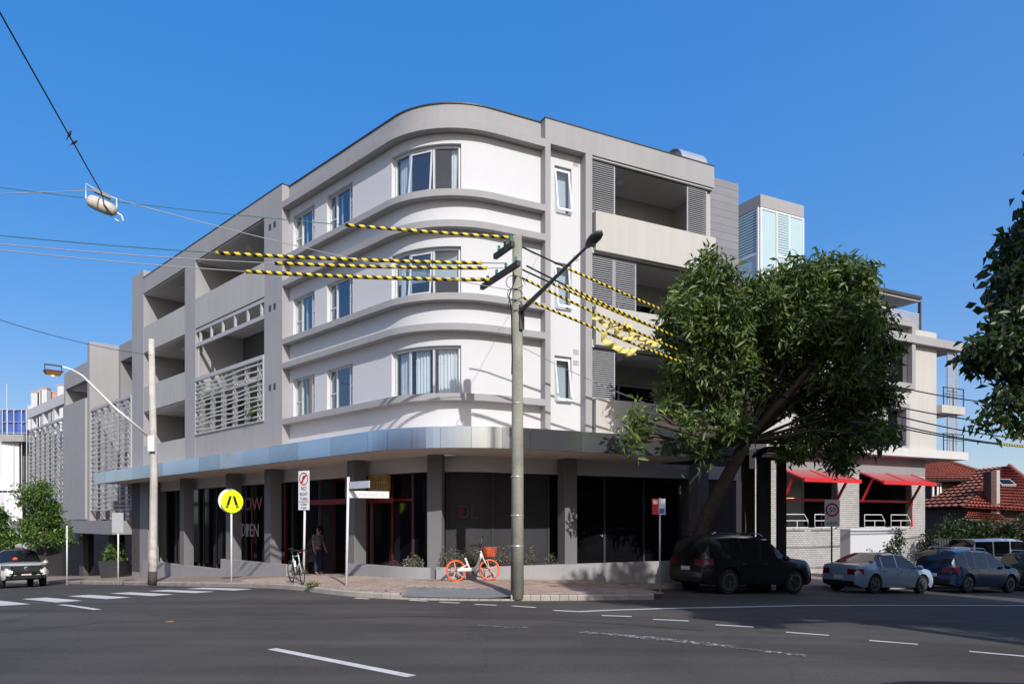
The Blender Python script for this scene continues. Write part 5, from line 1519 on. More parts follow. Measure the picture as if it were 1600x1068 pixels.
b = base_at(-5.98, 21.2)
ns = thing('turn_sign', 'tall white no right turn sign on a white post beside the bicycle', 'sign', tuple(b))
n_ = Vector((-.545, -.84, 0)).normalized(); rt = Vector((-n_.y, n_.x, 0)); c = Vector((b.x+.05, b.y, 2.50))
post(ns, b, 3.0-b.z, .032, lean=(.06, 0))
pl_ = MB().obox(c+n_*.045, rt*.225, upz*.56, n_*.006).build('plate', M_sign, ns)
q0 = c+n_*.055
m = MB()
for k in range(28):
    a0, a1 = 2*math.pi*k/28, 2*math.pi*(k+1)/28; P = lambda a, r: q0+rt*(r*math.cos(a))+upz*(.33+r*math.sin(a))
    m.quad(P(a0,.15), P(a1,.15), P(a1,.185), P(a0,.185))
m.quad(*[q0+n_*.001+rt*x+upz*(.33+y) for x, y in ((-.125,-.09),(-.09,-.125),(.125,.09),(.09,.125))])
m.build('red_ring', M_signred, pl_)
m = MB(); Q = lambda x, y: q0-n_*.002+rt*x+upz*(.33+y)
m.poly([Q(-.06,-.11), Q(-.02,-.11), Q(-.02,.02), Q(.0,.045), Q(.03,.045), Q(.03,.085), Q(-.02,.085), Q(-.06,.04)]); m.poly([Q(.03,.015), Q(.1,.065), Q(.03,.115)])
m.build('turn_arrow', M_signtxt, pl_)
for s_, y, sz in (('NO', .05, .17), ('RIGHT', -.11, .135), ('TURN', -.25, .135), ('6-10am', -.395, .10), ('3-7pm', -.495, .10)):
    text(s_, 'lettering', sz, M_signtxt, pl_, q0+upz*y, rt, upz, sx=.85)
MB().obox(q0-upz*.325, rt*.2, upz*.007, n_*.001).build('rule', M_signtxt, pl_)

b = base_at(-4.55, 20.3)
sn = thing('street_name_sign', 'white street name post with two blades at the corner', 'sign', tuple(b))
post(sn, b, 2.83-b.z, .035, lean=(.06, 0))
M_blade = mat('blade_grey', (.60, .63, .68), .4)
for d_, zc, ln, mt in ((-V, 2.60, 1.0, M_blade), (U, 2.36, 1.12, M_sign)):
    o_ = Vector((b.x+.05, b.y, zc)); sdn = Vector((d_.y, -d_.x, 0))
    bl = MB().obox(o_+d_*(ln/2+.04), d_*(ln/2), upz*.095, sdn*.012).build('blade', mt, sn)
    if mt is M_sign: text('Hamilton St', 'lettering', .15, mat('faded_letter', (.42, .43, .45), .6), bl, o_+d_*(ln/2+.1)+sdn*.014, d_, upz)
for px, Y, zt_, label in ((185, 30.2, 832, 'blank grey back of a square sign on the left footpath'),):
    b = base_at((px-800)/1155*Y, Y); t = thing('road_sign', label, 'sign', tuple(b)); c = at(px, 816, Y)
    post(t, b, c.z+.3-b.z); MB().obox(c+Vector((0,-.04,0)), Vector((.25,-.03,0)), upz*.41, Vector((.001,.006,0))).build('plate', mat('sign_back', (.5, .51, .52), .5, metal=.2), t)
b = base_at((105-800)/1155*33, 33.); t = thing('road_sign', 'narrow red and white parking sign edge on beside the young tree', 'sign', tuple(b)); c = at(104, 831, 33)
post(t, b, c.z+.3-b.z); MB().obox(c, Vector((.06,-.11,0)), upz*.25, Vector((.008,.005,0))).build('plate', M_sign, t); MB().obox(c+Vector((.012,-.012,-.05)), Vector((.05,-.09,0)), upz*.15, Vector((.002,.001,0))).build('red_panel', M_signred, t)
b = base_at(11.9, 27.6)
t = thing('speed_sign', 'grey speed limit fifty area sign before the cafe', 'sign', tuple(b)); c = at(1300, 801, 27.6)
b.x = c.x; post(t, (c.x, c.y+.04, b.z), c.z+.5-b.z, .03, M_steel)
pl_ = MB().obox(c, Vector((.28,0,0)), upz*.5, Vector((0,.008,0))).build('plate', M_sign, t)
m = MB()
for k in range(28):
    a0, a1 = 2*math.pi*k/28, 2*math.pi*(k+1)/28; P = lambda a, r: c+Vector((r*math.cos(a), -.011, .12+r*math.sin(a)))
    m.quad(P(a0,.19), P(a1,.19), P(a1,.255), P(a0,.255))
m.build('red_ring', M_signred, pl_)
text('50', 'lettering', .26, M_signtxt, pl_, c+Vector((0,-.012,.12)), (1,0,0), upz); text('AREA', 'lettering', .17, M_signtxt, pl_, c+Vector((0,-.012,-.38)), (1,0,0), upz)
b = base_at(*[x for x in at(1031, 0, 20.6)[:2]])
t = thing('parking_sign', 'red and blue parking signs on a thin post beside the black car', 'sign', tuple(b)); c = at(1031, 791, 20.6)
post(t, b, c.z+.25-b.z, .025, M_galv)
r_ = MB().obox(c+Vector((-.13,-.03,0)), Vector((.09,-.02,0)), upz*.22, Vector((.001,.005,0))).build('red_plate', M_signred, t)
MB().obox(c+Vector((-.13,-.037,.12)), Vector((.06,-.013,0)), upz*.05, Vector((0,.001,0))).build('white_panel', M_sign, r_)
r_ = MB().obox(c+Vector((.05,-.04,0)), Vector((.09,-.02,0)), upz*.22, Vector((.001,.005,0))).build('white_plate', M_sign, t)
MB().obox(c+Vector((.05,-.047,-.12)), Vector((.07,-.015,0)), upz*.07, Vector((0,.001,0))).build('blue_panel', mat('sign_blue', (.03, .12, .5), .5), r_)
# arched street shelter beside the tree
b = at(1205, 905, 25.5); b.z = -.75
sh = thing('street_shelter', 'black arched street shelter frame in front of the white brick pier', 'shelter', tuple(b))
def sx(px, py): return at(px, py, 25.5)
for px0, px1 in ((1183, 1203), (1214, 1227)):
    a, e = sx(px0, 714), sx(px1, 714); MB().box(a.x, e.x, 25.4, 25.6, -.8, a.z).build('post', M_black, sh)
m = MB(); n = 18; cx = (1183+1232)/2; pts_o = []; pts_i = []
for k in range(n+1):
    a = math.pi*k/n; pts_o.append(sx(cx-28*math.cos(a), 714-18*math.sin(a))); pts_i.append(sx(cx-18*math.cos(a), 714-8*math.sin(a)))
for k in range(n):
    q = [pts_o[k], pts_o[k+1], pts_i[k+1], pts_i[k]]; m.prism([tuple(p) for p in q], (0, .35, 0))
m.build('arch', M_black, sh)
a, e = sx(1183, 719), sx(1229, 714.2); MB().box(a.x, e.x, 25.38, 25.62, a.z, e.z).build('beam', M_black, sh)

# ---------------------------------------------------------------- vehicles
def lerp_tab(tab, x):
    if x <= tab[0][0]: return tab[0][1]
    for (a, b), (c_, d) in zip(tab[:-1], tab[1:]):
        if x <= c_:
            t = (x-a)/(c_-a); return b+(d-b)*t
    return tab[-1][1]
M_tint = mat('car_glass', (.012, .014, .016), .05, spec=.6)
M_under = mat('car_underside', (.012, .012, .012), .9)
M_rim = mat('alloy_rim', (.42, .43, .44), .35, metal=.8)
M_lens = mat('headlamp_lens', (.62, .65, .68), .12, spec=.8)
M_tail = mat('tail_lamp', (.14, .006, .009), .2, spec=.7)
M_chrome = mat('chrome', (.7, .7, .72), .15, metal=1)
M_plate = mat('number_plate', (.72, .70, .60), .5)
def car_paint(name, col): return mat(name, col, .32, metal=.25, var=.04, spec=.5, coat=.8)
def make_car(name, label, loc, heading, paint, Ln, W, top, belt, cab, axles, wr=.33, sill=.22, pillars=(), group=None, roofw=.70, trim=None, seams=(), rails=False):
    """top, belt: (x, z) tables; cab: x of rear-glass foot, roof rear, roof front, windscreen foot. x runs forward."""
    h = Vector(heading).normalized(); ang = math.atan2(h.y, h.x)
    t = thing(name, label, {'pickup_truck': 'pickup', 'parked_van': 'van'}.get(name, 'car'), (0, 0, 0), group)
    rb, rr_, rf, wf = cab
    hw = W/2
    xs_ = set(np.linspace(-Ln/2, Ln/2, 46).tolist()+[rb, rr_, rf, wf]+[a for a in pillars]+[a+.07 for a in pillars])
    R_ = wr*1.14
    for ax_ in axles:
        for k in range(11): xs_.add(ax_+R_*math.cos(math.pi*k/10))
    xs_ = sorted(xs_)
    xs_ = [x for i, x in enumerate(xs_) if i == 0 or x-xs_[i-1] > .004]
    def half(x):
        e = min(x+Ln/2, Ln/2-x); return hw*(1-.20*max(0, 1-e/.45)**2)
    def ring(x):
        zt, zb = lerp_tab(top, x), lerp_tab(belt, x); w_ = half(x)
        e = min(x+Ln/2, Ln/2-x); z0 = sill+.10*max(0, 1-e/.25)
        for a in axles:
            if abs(x-a) <= R_+1e-6: z0 = max(z0, wr+math.sqrt(max(0, R_*R_-(x-a)**2)))
        cabk = 0
        if rb <= x <= wf: cabk = min(1, (x-rb)/max(.01, rr_-rb), (wf-x)/max(.01, wf-rf))
        wt = w_*(.90*(1-cabk)+roofw*1.08*cabk)
        z1 = max(z0+.02, sill+.32*(zb-sill)); z2 = max(z1+.02, sill+.72*(zb-sill))
        zb = max(zb, z2+.02); zt = max(zt, zb+.02)
        zs_ = zb+(zt-zb)*(.86 if cabk > .3 else .7)
        return [(w_*.94, z0), (w_, z1), (w_*.995, z2), (w_*.955, zb), (wt, zs_), (wt*.72, zt-(zt-zs_)*.15), (0, zt)]
    rings = [ring(x) for x in xs_]
    groups = {}
    def mb(k): return groups.setdefault(k, MB())
    for i in range(len(xs_)-1):
        xm = (xs_[i]+xs_[i+1])/2
        for k in range(6):
            part = 'body'
            if k >= 4 and rf <= xm <= wf: part = 'windscreen'
            elif k >= 4 and rb <= xm <= rr_: part = 'rear_window'
            elif k == 3 and rr_-(rr_-rb)*.55 < xm < rf+(wf-rf)*.72 and not any(p < xm < p+.07 for p in pillars): part = 'side_window'
            for s_ in (1, -1):
                A, B = rings[i], rings[i+1]
                q = [(xs_[i], s_*A[k][0], A[k][1]), (xs_[i+1], s_*B[k][0], B[k][1]), (xs_[i+1], s_*B[k+1][0], B[k+1][1]), (xs_[i], s_*A[k+1][0], A[k+1][1])]
                key = part
                if part == 'side_window': key = ('side_window', s_, sum(p < xm for p in pillars))
                mb(key).quad(*(q if s_ > 0 else q[::-1]))
    for x, r_ in ((xs_[0], rings[0]), (xs_[-1], rings[-1])):
        pts = [(x, y, z) for y, z in r_]+[(x, -y, z) for y, z in reversed(r_[:-1])]
        mb('body').poly(pts if x < 0 else pts[::-1])
    import bmesh
    def finish(o):
        bm_ = bmesh.new(); bm_.from_mesh(o.data); bmesh.ops.remove_doubles(bm_, verts=bm_.verts, dist=.0008); bmesh.ops.recalc_face_normals(bm_, faces=bm_.faces); bm_.to_mesh(o.data); bm_.free()
        return o
    body = finish(groups.pop('body').build('body', paint, t, smooth=True))
    es = body.modifiers.new('e', 'EDGE_SPLIT'); es.split_angle = math.radians(38)
    for k, g in groups.items():
        nm = k if isinstance(k, str) else k[0]; finish(g.build(nm, M_tint, t, smooth=True))
    MB().box(-Ln/2+.25, Ln/2-.25, -hw*.8, hw*.8, sill-.02, sill+.45).build('underbody', M_under, t)
    # wheels
    for ax_ in axles:
        for s_ in (1, -1):
            c = (ax_, s_*(hw-.12), wr)
            wb = MB().lathe((ax_, s_*(hw-.23), wr), (0, s_, 0), [(0, wr*.7), (.0, wr*.95), (.03, wr), (.17, wr), (.2, wr*.95), (.2, wr*.68)], 24).build('wheel', M_rubber, t, smooth=False)
            rm = MB().lathe((ax_, s_*(hw-.06), wr), (0, s_, 0), [(0, wr*.67), (.032, wr*.67), (.034, wr*.60), (.01, wr*.58), (.01, .07), (.03, .06)], 20)
            for k in range(5):
                a = 2*math.pi*k/5; d_ = Vector((math.cos(a), 0, math.sin(a))); e_ = Vector((-math.sin(a), 0, math.cos(a)))
                rm.obox(Vector((ax_, s_*(hw-.042), wr))+d_*wr*.33, d_*wr*.29, e_*.032, Vector((0, .012, 0)))
            rm.build('rim', M_rim, wb)
    zb_f = lerp_tab(belt, Ln/2-.1); zb_r = lerp_tab(belt, -Ln/2+.1)
    def pt(x, s_, f): 
        r_ = ring(x); y = r_[2][0]*(1-f)+r_[3][0]*f; z = r_[2][1]*(1-f)+r_[3][1]*f; return y, z
    for s_ in (1, -1):
        yf = half(Ln/2)*.98
        MB().hexa([(Ln/2-.30, s_*(half(Ln/2-.3)-.012), zb_f-.19), (Ln/2+.015, s_*yf*.50, zb_f-.22), (Ln/2+.015, s_*yf*.93, zb_f-.22), (Ln/2-.28, s_*(half(Ln/2-.28)+.012), zb_f-.19),
                   (Ln/2-.32, s_*(half(Ln/2-.3)-.012), zb_f-.03), (Ln/2-.01, s_*yf*.52, zb_f-.08), (Ln/2-.01, s_*yf*.93, zb_f-.06), (Ln/2-.30, s_*(half(Ln/2-.28)+.012), zb_f-.03)]).build('headlight', M_lens, t)
        MB().hexa([(-Ln/2-.012, s_*yf*.55, zb_r-.26), (-Ln/2+.25, s_*(half(-Ln/2+.25)-.02), zb_r-.24), (-Ln/2+.25, s_*(half(-Ln/2+.25)+.012), zb_r-.24), (-Ln/2-.012, s_*yf*.97, zb_r-.26),
                   (-Ln/2-.012, s_*yf*.55, zb_r-.06), (-Ln/2+.25, s_*(half(-Ln/2+.25)-.02), zb_r-.04), (-Ln/2+.25, s_*(half(-Ln/2+.25)+.012), zb_r-.04), (-Ln/2-.012, s_*yf*.97, zb_r-.06)]).build('tail_light', M_tail, t)
        xm_ = wf-.28; ym = half(xm_)
        MB().lathe((xm_, s_*(ym-.04), lerp_tab(belt, xm_)+.06), (0, s_, 0), [(0,.03),(.06,.03),(.08,.085),(.2,.09),(.25,.05)], 10).build('door_mirror', paint if trim is None else trim, t, smooth=True)
        for x in seams:
            r_ = ring(x); m = MB()
            for k in range(1, 3): m.hexa([(x-.006, s_*(r_[k][0]-.01), r_[k][1]), (x+.006, s_*(r_[k][0]-.01), r_[k][1]), (x+.006, s_*(r_[k][0]+.002), r_[k][1]), (x-.006, s_*(r_[k][0]+.002), r_[k][1]),
                                         (x-.006, s_*(r_[k+1][0]-.01), r_[k+1][1]), (x+.006, s_*(r_[k+1][0]-.01), r_[k+1][1]), (x+.006, s_*(r_[k+1][0]+.002), r_[k+1][1]), (x-.006, s_*(r_[k+1][0]+.002), r_[k+1][1])])
            m.build('door_gap', M_under, t)
        for x in seams[:-1]:
            y, z = pt(x+.17, s_, .35); MB().box(x+.1, x+.26, s_*y-.012, s_*y+.018 if s_ > 0 else s_*y+.012, z-.015, z+.015).build('door_handle', M_chrome, t)
        if rails:
            zr2 = lerp_tab(top, (rr_+rf)/2)
            MB().tube([(rr_+.15, s_*hw*roofw*.82, zr2-.02), (rr_+.3, s_*hw*roofw*.84, zr2+.05), (rf-.2, s_*hw*roofw*.84, zr2+.05), (rf-.05, s_*hw*roofw*.82, zr2-.02)], .018, 6).build('roof_rail', M_chrome, t)
    MB().box(-Ln/2-.02, -Ln/2+.01, -.19, .19, zb_r-.42, zb_r-.30).build('number_plate', M_plate, t)
    MB().box(Ln/2-.01, Ln/2+.02, -.19, .19, sill+.16, sill+.27).build('number_plate', M_plate, t)
    MB().box(Ln/2-.02, Ln/2+.012, -hw*.45, hw*.45, zb_f-.24, zb_f-.10).build('grille', M_black, t)
    MB().box(Ln/2-.03, Ln/2+.010, -hw*.7, hw*.7, sill+.10, sill+.30).build('lower_grille', M_black, t)
    MB().box(-Ln/2-.010, -Ln/2+.03, -hw*.75, hw*.75, sill+.06, sill+.20).build('rear_bumper', M_black, t)
    t.location = loc; t.rotation_euler = (0, 0, ang)
    return t
def on_road(p, h, Ln):
    h = Vector(h).normalized(); return (p.x, p.y, road_z(p.x, p.y))
def settle(t, h, wb=2.6):
    """Tip the car to the fall of the road."""
    h = Vector(h).normalized(); s_ = Vector((-h.y, h.x, 0)); p = t.location
    g = lambda v: road_z(p.x+v.x, p.y+v.y)
    fx = (h*2+Vector((0,0,g(h)-g(-h)))).normalized(); fy = (s_*2+Vector((0,0,g(s_)-g(-s_)))).normalized(); fz = fx.cross(fy)
    t.rotation_euler = Matrix((fx, fy, fz)).transposed().to_euler()
NEAR = -2.62
def park(s_rear, Ln, W): p = Vector(Rw(s_rear+Ln/2, NEAR+W/2, 0)); return (p.x, p.y, road_z(p.x, p.y))
SEDAN = dict(Ln=4.35, W=1.72, top=[(-2.18,.80),(-2.1,.98),(-1.55,1.06),(-.75,1.42),(-.1,1.46),(.35,1.42),(1.15,.98),(1.7,.90),(2.05,.76),(2.18,.6)],
             belt=[(-2.18,.76),(-2.1,.90),(-1.5,.94),(0,.92),(1.2,.88),(1.8,.80),(2.18,.56)], cab=(-1.6, -.72, .35, 1.22), axles=(-1.3, 1.32), pillars=(-.95, -.15), seams=(-1.05, -.12, .95))
car1 = make_car('parked_car', 'silver blue sedan parked in shade between the black car and dark blue estate', park(14.8, 4.35, 1.72), U, car_paint('silver_blue_paint', (.30, .40, .52)), **SEDAN); settle(car1, U)
SUV = dict(Ln=4.6, W=1.84, top=[(-2.3,.85),(-2.22,1.2),(-1.95,1.62),(-1.0,1.70),(.3,1.66),(1.15,1.10),(1.8,1.02),(2.15,.9),(2.3,.7)],
           belt=[(-2.3,.80),(-2.22,1.02),(0,1.0),(1.2,1.0),(1.9,.92),(2.3,.66)], cab=(-2.24, -1.9, .3, 1.22), axles=(-1.38, 1.42), wr=.36, sill=.26, pillars=(-1.45, -.95, -.1), seams=(-1.02, -.08, 1.0), rails=True)
car2 = make_car('parked_car', 'dark blue estate car parked beyond the silver blue sedan', park(20.2, 4.6, 1.84), U, car_paint('dark_blue_paint', (.012, .03, .09)), **SUV); settle(car2, U)
BIG = dict(Ln=4.75, W=1.92, top=[(-2.37,.95),(-2.3,1.3),(-2.05,1.78),(-1.1,1.86),(.35,1.82),(1.05,1.22),(1.9,1.14),(2.25,1.0),(2.37,.75)],
           belt=[(-2.37,.90),(-2.3,1.12),(0,1.1),(1.2,1.1),(2.0,1.02),(2.37,.72)], cab=(-2.3, -2.0, .35, 1.12), axles=(-1.42, 1.45), wr=.39, sill=.30, pillars=(-1.4, -.9, -.1), seams=(-1.0, -.08, 1.0), rails=True)
car3 = make_car('parked_car', 'black off-road wagon parked nearest the corner under the tree', park(7.9, 4.75, 1.92), U, car_paint('black_car_paint', (.006, .006, .008)), **BIG); settle(car3, U)
car4 = make_car('parked_car', 'dark hatchback mostly hidden behind the black wagon', Rw(14.2, 2.4, 0)[:2]+(path_z(*Rw(14.2, 2.4, 0)[:2])-.02,), U, car_paint('charcoal_paint', (.02, .02, .022)), **SEDAN)
JEEP = dict(Ln=4.5, W=1.78, top=[(-2.25,1.0),(-2.22,1.88),(-2.1,1.94),(0,1.96),(.45,1.92),(.8,1.26),(1.9,1.18),(2.2,1.1),(2.25,.8)],
            belt=[(-2.25,.98),(-2.2,1.16),(0,1.16),(1.0,1.14),(2.25,.95)], cab=(-2.23, -2.12, .45, .85), axles=(-1.35, 1.4), wr=.39, sill=.34, pillars=(-1.3, -.35), roofw=.84, seams=(-1.0, -.3, .75))
jp = at(1562, 900, 34.5)
car5 = make_car('parked_car', 'boxy white four wheel drive behind the dark blue estate', (jp.x, jp.y, -1.15), Vector((1, .25, 0)), car_paint('white_car_paint', (.72, .72, .72)), **JEEP)
car6 = make_car('parked_car', 'dark green car at the right edge beyond the estate', park(25.9, 4.6, 1.84), U, car_paint('dark_green_paint', (.012, .022, .016)), **SUV); settle(car6, U)
VAN = dict(Ln=4.9, W=1.9, top=[(-2.45,1.2),(-2.42,2.4),(-2.2,2.52),(.6,2.54),(1.1,2.4),(1.8,1.35),(2.2,1.2),(2.45,.8)], belt=[(-2.45,1.15),(0,1.3),(1.8,1.25),(2.45,.78)], cab=(-2.43, -2.3, 1.0, 1.85), axles=(-1.45, 1.6), wr=.34, sill=.28, pillars=(-1.2, .1), roofw=.86, seams=(.1, 1.2))
car7 = make_car('parked_van', 'white van just outside the frame at lower right casting a shadow', (6.3, 4.1, road_z(6.3, 4.1)), (-1, .04, 0), MAT['white_car_paint'], **VAN)
UTE = dict(Ln=5.1, W=1.85, top=[(-2.55,1.02),(-2.5,1.08),(-.95,1.10),(-.85,1.72),(-.2,1.80),(.4,1.76),(1.15,1.18),(2.0,1.10),(2.4,.98),(2.55,.72)],
           belt=[(-2.55,1.0),(-.9,1.06),(0,1.06),(1.2,1.08),(2.1,1.02),(2.55,.70)], cab=(-.95, -.82, .4, 1.22), axles=(-1.6, 1.55), wr=.39, sill=.36, pillars=(-.75, -.1), seams=(-.8, -.02, 1.05))
up_ = at(30, 917, 34.2); hd_ = (-V+Vector((.05, -.12, 0))).normalized()
ute = make_car('pickup_truck', 'white dual cab pickup with a pipe roll on its roof', (up_.x-.9, up_.y+1.2, 0), hd_, MAT['white_car_paint'], **UTE)
ute.location.z = road_z(ute.location.x, ute.location.y); settle(ute, hd_)
zz_ = 1.9
MB().lathe((-1.2, .25, zz_+.06), (1, .08, 0), [(0,.14),(1.5,.145),(1.52,.17),(1.62,.17),(1.62,.11),(1.5,.10)], 16).build('pipe_roll', mat('pale_pipe', (.62, .62, .64), .5), ute)
for x in (-.6, .1):
    MB().box(x, x+.05, -.7, .7, 1.80, 1.84).build('roof_bar', M_black, ute)
MB().tube([(2.6, -.62, .42), (2.66, -.5, .72), (2.66, .5, .72), (2.6, .62, .42)], .04, 8).build('nudge_bar', M_black, ute)
MB().hexa([(2.50,-.55,.78),(2.585,-.5,.76),(2.585,.5,.76),(2.50,.55,.78),(2.46,-.62,1.0),(2.57,-.55,.97),(2.57,.55,.97),(2.46,.62,1.0)]).build('front_grille', M_black, ute)
MB().box(2.50, 2.585, -.78, .78, .40, .56).build('bumper_intake', M_black, ute)
for s_ in (-1, 1):
    MB().hexa([(2.34,s_*.60,.82),(2.53,s_*.56,.80),(2.36,s_*.86,.82),(2.2,s_*.91,.84),(2.3,s_*.62,1.02),(2.5,s_*.60,.99),(2.33,s_*.87,1.01),(2.18,s_*.905,1.03)]).build('headlight_cluster', M_steel, ute)
MB().lathe((2.58, 0, .86), (1, 0, 0), [(0,.09),(.02,.09),(.025,.06)], 18).build('badge', M_chrome, ute)
MB().lathe((1.0, -.2, 1.28), (0, 0, 1), [(0,.10),(.06,.12),(.12,.05)], 10).build('orange_cap', mat('orange_cloth', (.7, .12, .03), .8), ute)

# ---------------------------------------------------------------- bicycles
def ring_tube(mb, c, ax_, r, t_, n=30, m_=7):
    c, ax_ = Vector(c), Vector(ax_).normalized(); a = ax_.orthogonal().normalized(); b = ax_.cross(a)
    base = len(mb.v)
    for i in range(n):
        an = 2*math.pi*i/n; d = a*math.cos(an)+b*math.sin(an)
        for k in range(m_):
            bn = 2*math.pi*k/m_; mb.v.append(tuple(c+d*(r+t_*math.cos(bn))+ax_*t_*math.sin(bn)))
    for i in range(n):
        for k in range(m_):
            mb.f.append((base+i*m_+k, base+((i+1)%n)*m_+k, base+((i+1)%n)*m_+(k+1)%m_, base+i*m_+(k+1)%m_))
    return mb
def bicycle(name, label, loc, heading, lean, share):
    t = thing(name, label, 'bicycle', (0, 0, 0))
    r = .30 if share else .335; wbs = 1.04 if share else 1.0
    fm = mat('white_bike_paint', (.78, .78, .76), .35, coat=.5) if share else mat('mint_bike_paint', (.60, .70, .66), .35, coat=.5)
    om = mat('orange_plastic', (.75, .13, .05), .45)
    rear, front = Vector((-wbs*.44, 0, r)), Vector((wbs*.56, 0, r))
    for c, st in ((rear, 0), (front, .35 if share else .1)):
        ax_ = Vector((math.sin(st), math.cos(st), 0))
        wv = ring_tube(MB(), c, ax_, r-.022, .022 if share else .013).build('wheel', om if share else M_rubber, t, smooth=True)
        if share:
            m = ring_tube(MB(), c, ax_, r-.003, .012)
            m.build('tyre', om, wv, smooth=True)
            s_ = MB(); e1 = ax_.orthogonal().normalized(); e2 = ax_.cross(e1)
            for k in range(5):
                a = 2*math.pi*k/5+.3; s_.tube([c, c+(e1*math.cos(a)+e2*math.sin(a))*(r-.04)], .016, 6)
            s_.build('spokes', mat('pale_orange_plastic', (.78, .38, .28), .5), wv)
        else:
            m = ring_tube(MB(), c, ax_, r-.04, .012); m.build('rim', M_black, wv, smooth=True)
            s_ = MB(); e1 = ax_.orthogonal().normalized(); e2 = ax_.cross(e1)
            for k in range(14):
                a = 2*math.pi*k/14; s_.tube([c, c+(e1*math.cos(a)+e2*math.sin(a))*(r-.03)], .002, 3)
            s_.build('spokes', M_galv, wv)
        MB().lathe(c-ax_*.05, ax_, [(0,.03),(.1,.03)], 10).build('hub', M_steel, wv)
    bb = Vector((.0, 0, r-.04)); seat = Vector((-.16, 0, .66 if share else .80)); head = Vector((.36, 0, .78 if share else .82)); hlow = Vector((.41, 0, .62))
    m = MB()
    if share:
        m.tube([bb, Vector((.22, 0, .42)), head], [.05, .045, .04], 8)
        m.tube([bb, seat], .03, 8); m.tube([bb+Vector((0,0,.05)), rear], .03, 8); m.tube([seat+Vector((.05,0,-.2)), rear], .022, 8)
        m.obox(Vector((-.1, -.03, r+.02)), Vector((.26,0,0)), Vector((0,.02,0)), Vector((0,0,.05)))
    else:
        for a, b, q in ((bb, seat, .016), (bb, hlow, .019), (seat-Vector((-.0,0,.03)), head, .015), (bb, rear, .011), (seat-Vector((0,0,.04)), rear, .010)): m.tube([a, b], q, 8)
        m.tube([head, hlow], .018, 8)
    m.build('frame', fm, t, smooth=True)
    MB().tube([head+Vector((-.02,0,.08)), hlow, front], [.018,.018,.012], 8).build('fork', fm, t, smooth=True)
    MB().tube([seat, seat+Vector((-.05,0,.17))], .013, 8).build('seat_post', M_black, t)
    sp_ = seat+Vector((-.06, 0, .19))
    m = MB(); m.hexa([(sp_.x-.13,-.07,sp_.z-.02),(sp_.x+.14,-.02,sp_.z-.01),(sp_.x+.14,.02,sp_.z-.01),(sp_.x-.13,.07,sp_.z-.02),(sp_.x-.13,-.075,sp_.z+.03),(sp_.x+.14,-.022,sp_.z+.02),(sp_.x+.14,.022,sp_.z+.02),(sp_.x-.13,.075,sp_.z+.03)])
    m.build('saddle', M_black, t, bevel=.015)
    hb = head+Vector((-.03, 0, .2))
    m = MB()
    if share: m.tube([head, hb], .016, 8); m.tube([hb+Vector((-.18,-.29,.05)), hb+Vector((-.04,-.2,.05)), hb, hb+Vector((-.04,.2,.05)), hb+Vector((-.18,.29,.05))], .014, 8)
    else: m.tube([head, hb+Vector((.02,0,-.05))], .014, 8); m.tube([hb+Vector((.02,-.22,-.05)), hb+Vector((.02,.22,-.05))], .013, 8); [m.tube([hb+Vector((.02,s_*.21,-.05)), hb+Vector((.11,s_*.21,-.06)), hb+Vector((.12,s_*.21,-.16)), hb+Vector((.02,s_*.21,-.19))], .013, 7) for s_ in (-1, 1)]
    m.build('handlebar', M_black, t, smooth=True)
    m = MB().lathe(bb-Vector((0,.045,0)), (0,1,0), [(0,.085),(.012,.085)], 20); m.build('chainring', M_steel, t)
    m = MB(); m.tube([bb-Vector((0,.07,0)), bb+Vector((.1,-.07,-.12))], .011, 6); m.tube([bb+Vector((0,.07,0)), bb+Vector((-.1,.07,.12))], .011, 6)
    m.obox(bb+Vector((.1,-.11,-.12)), Vector((.045,0,0)), Vector((0,.04,0)), Vector((0,0,.01))); m.obox(bb+Vector((-.1,.11,.12)), Vector((.045,0,0)), Vector((0,.04,0)), Vector((0,0,.01)))
    m.build('cranks', M_steel, t)
    if share:
        bc = Vector((.60, 0, .80)); bk = MB()
        a0 = [(-.13,-.14),(.13,-.14),(.13,.14),(-.13,.14)]; a1 = [(-.17,-.19),(.17,-.19),(.17,.19),(-.17,.19)]
        for k in range(4):
            p, q = a0[k], a0[(k+1)%4]; p1, q1 = a1[k], a1[(k+1)%4]
            for j in range(5):
                f_ = j/4; A = Vector((p[0]+(p1[0]-p[0])*f_, p[1]+(p1[1]-p[1])*f_, -.11+.24*f_)); B = Vector((q[0]+(q1[0]-q[0])*f_, q[1]+(q1[1]-q[1])*f_, -.11+.24*f_)); bk.tube([bc+A, bc+B], .011, 5)
            for j in range(5):
                f_ = j/4; A = Vector((p[0]+(q[0]-p[0])*f_, p[1]+(q[1]-p[1])*f_, -.11)); B = Vector((p1[0]+(q1[0]-p1[0])*f_, p1[1]+(q1[1]-p1[1])*f_, .13)); bk.tube([bc+A, bc+B], .011, 5)
        bk.box(bc.x-.13, bc.x+.13, -.14, .14, bc.z-.12, bc.z-.105); bk.build('basket', om, t)
        m = MB(); m.tube([rear+Vector((.12,.03,0)), rear+Vector((.2,.16,-r+.0))], .012, 6); m.build('kickstand', M_black, t)
        m = MB()
        for k in range(12):
            a0_, a1_ = math.radians(20+k*13), math.radians(33+k*13); P = lambda a, s_: rear+Vector((-math.cos(a)*(r+.03), s_*.03, math.sin(a)*(r+.03)))
            m.quad(P(a0_,-1), P(a1_,-1), P(a1_,1), P(a0_,1))
        m.build('mudguard', om, t)
        m = MB(); m.tube([hb+Vector((.02,.03,.02)), hb+Vector((.1,.05,.26))], .008, 5); m.lathe(hb+Vector((.11,.05,.28)), (1,.2,0), [(0,.03),(.02,.045),(.03,.02)], 10); m.build('phone_mount', M_black, t)
    else:
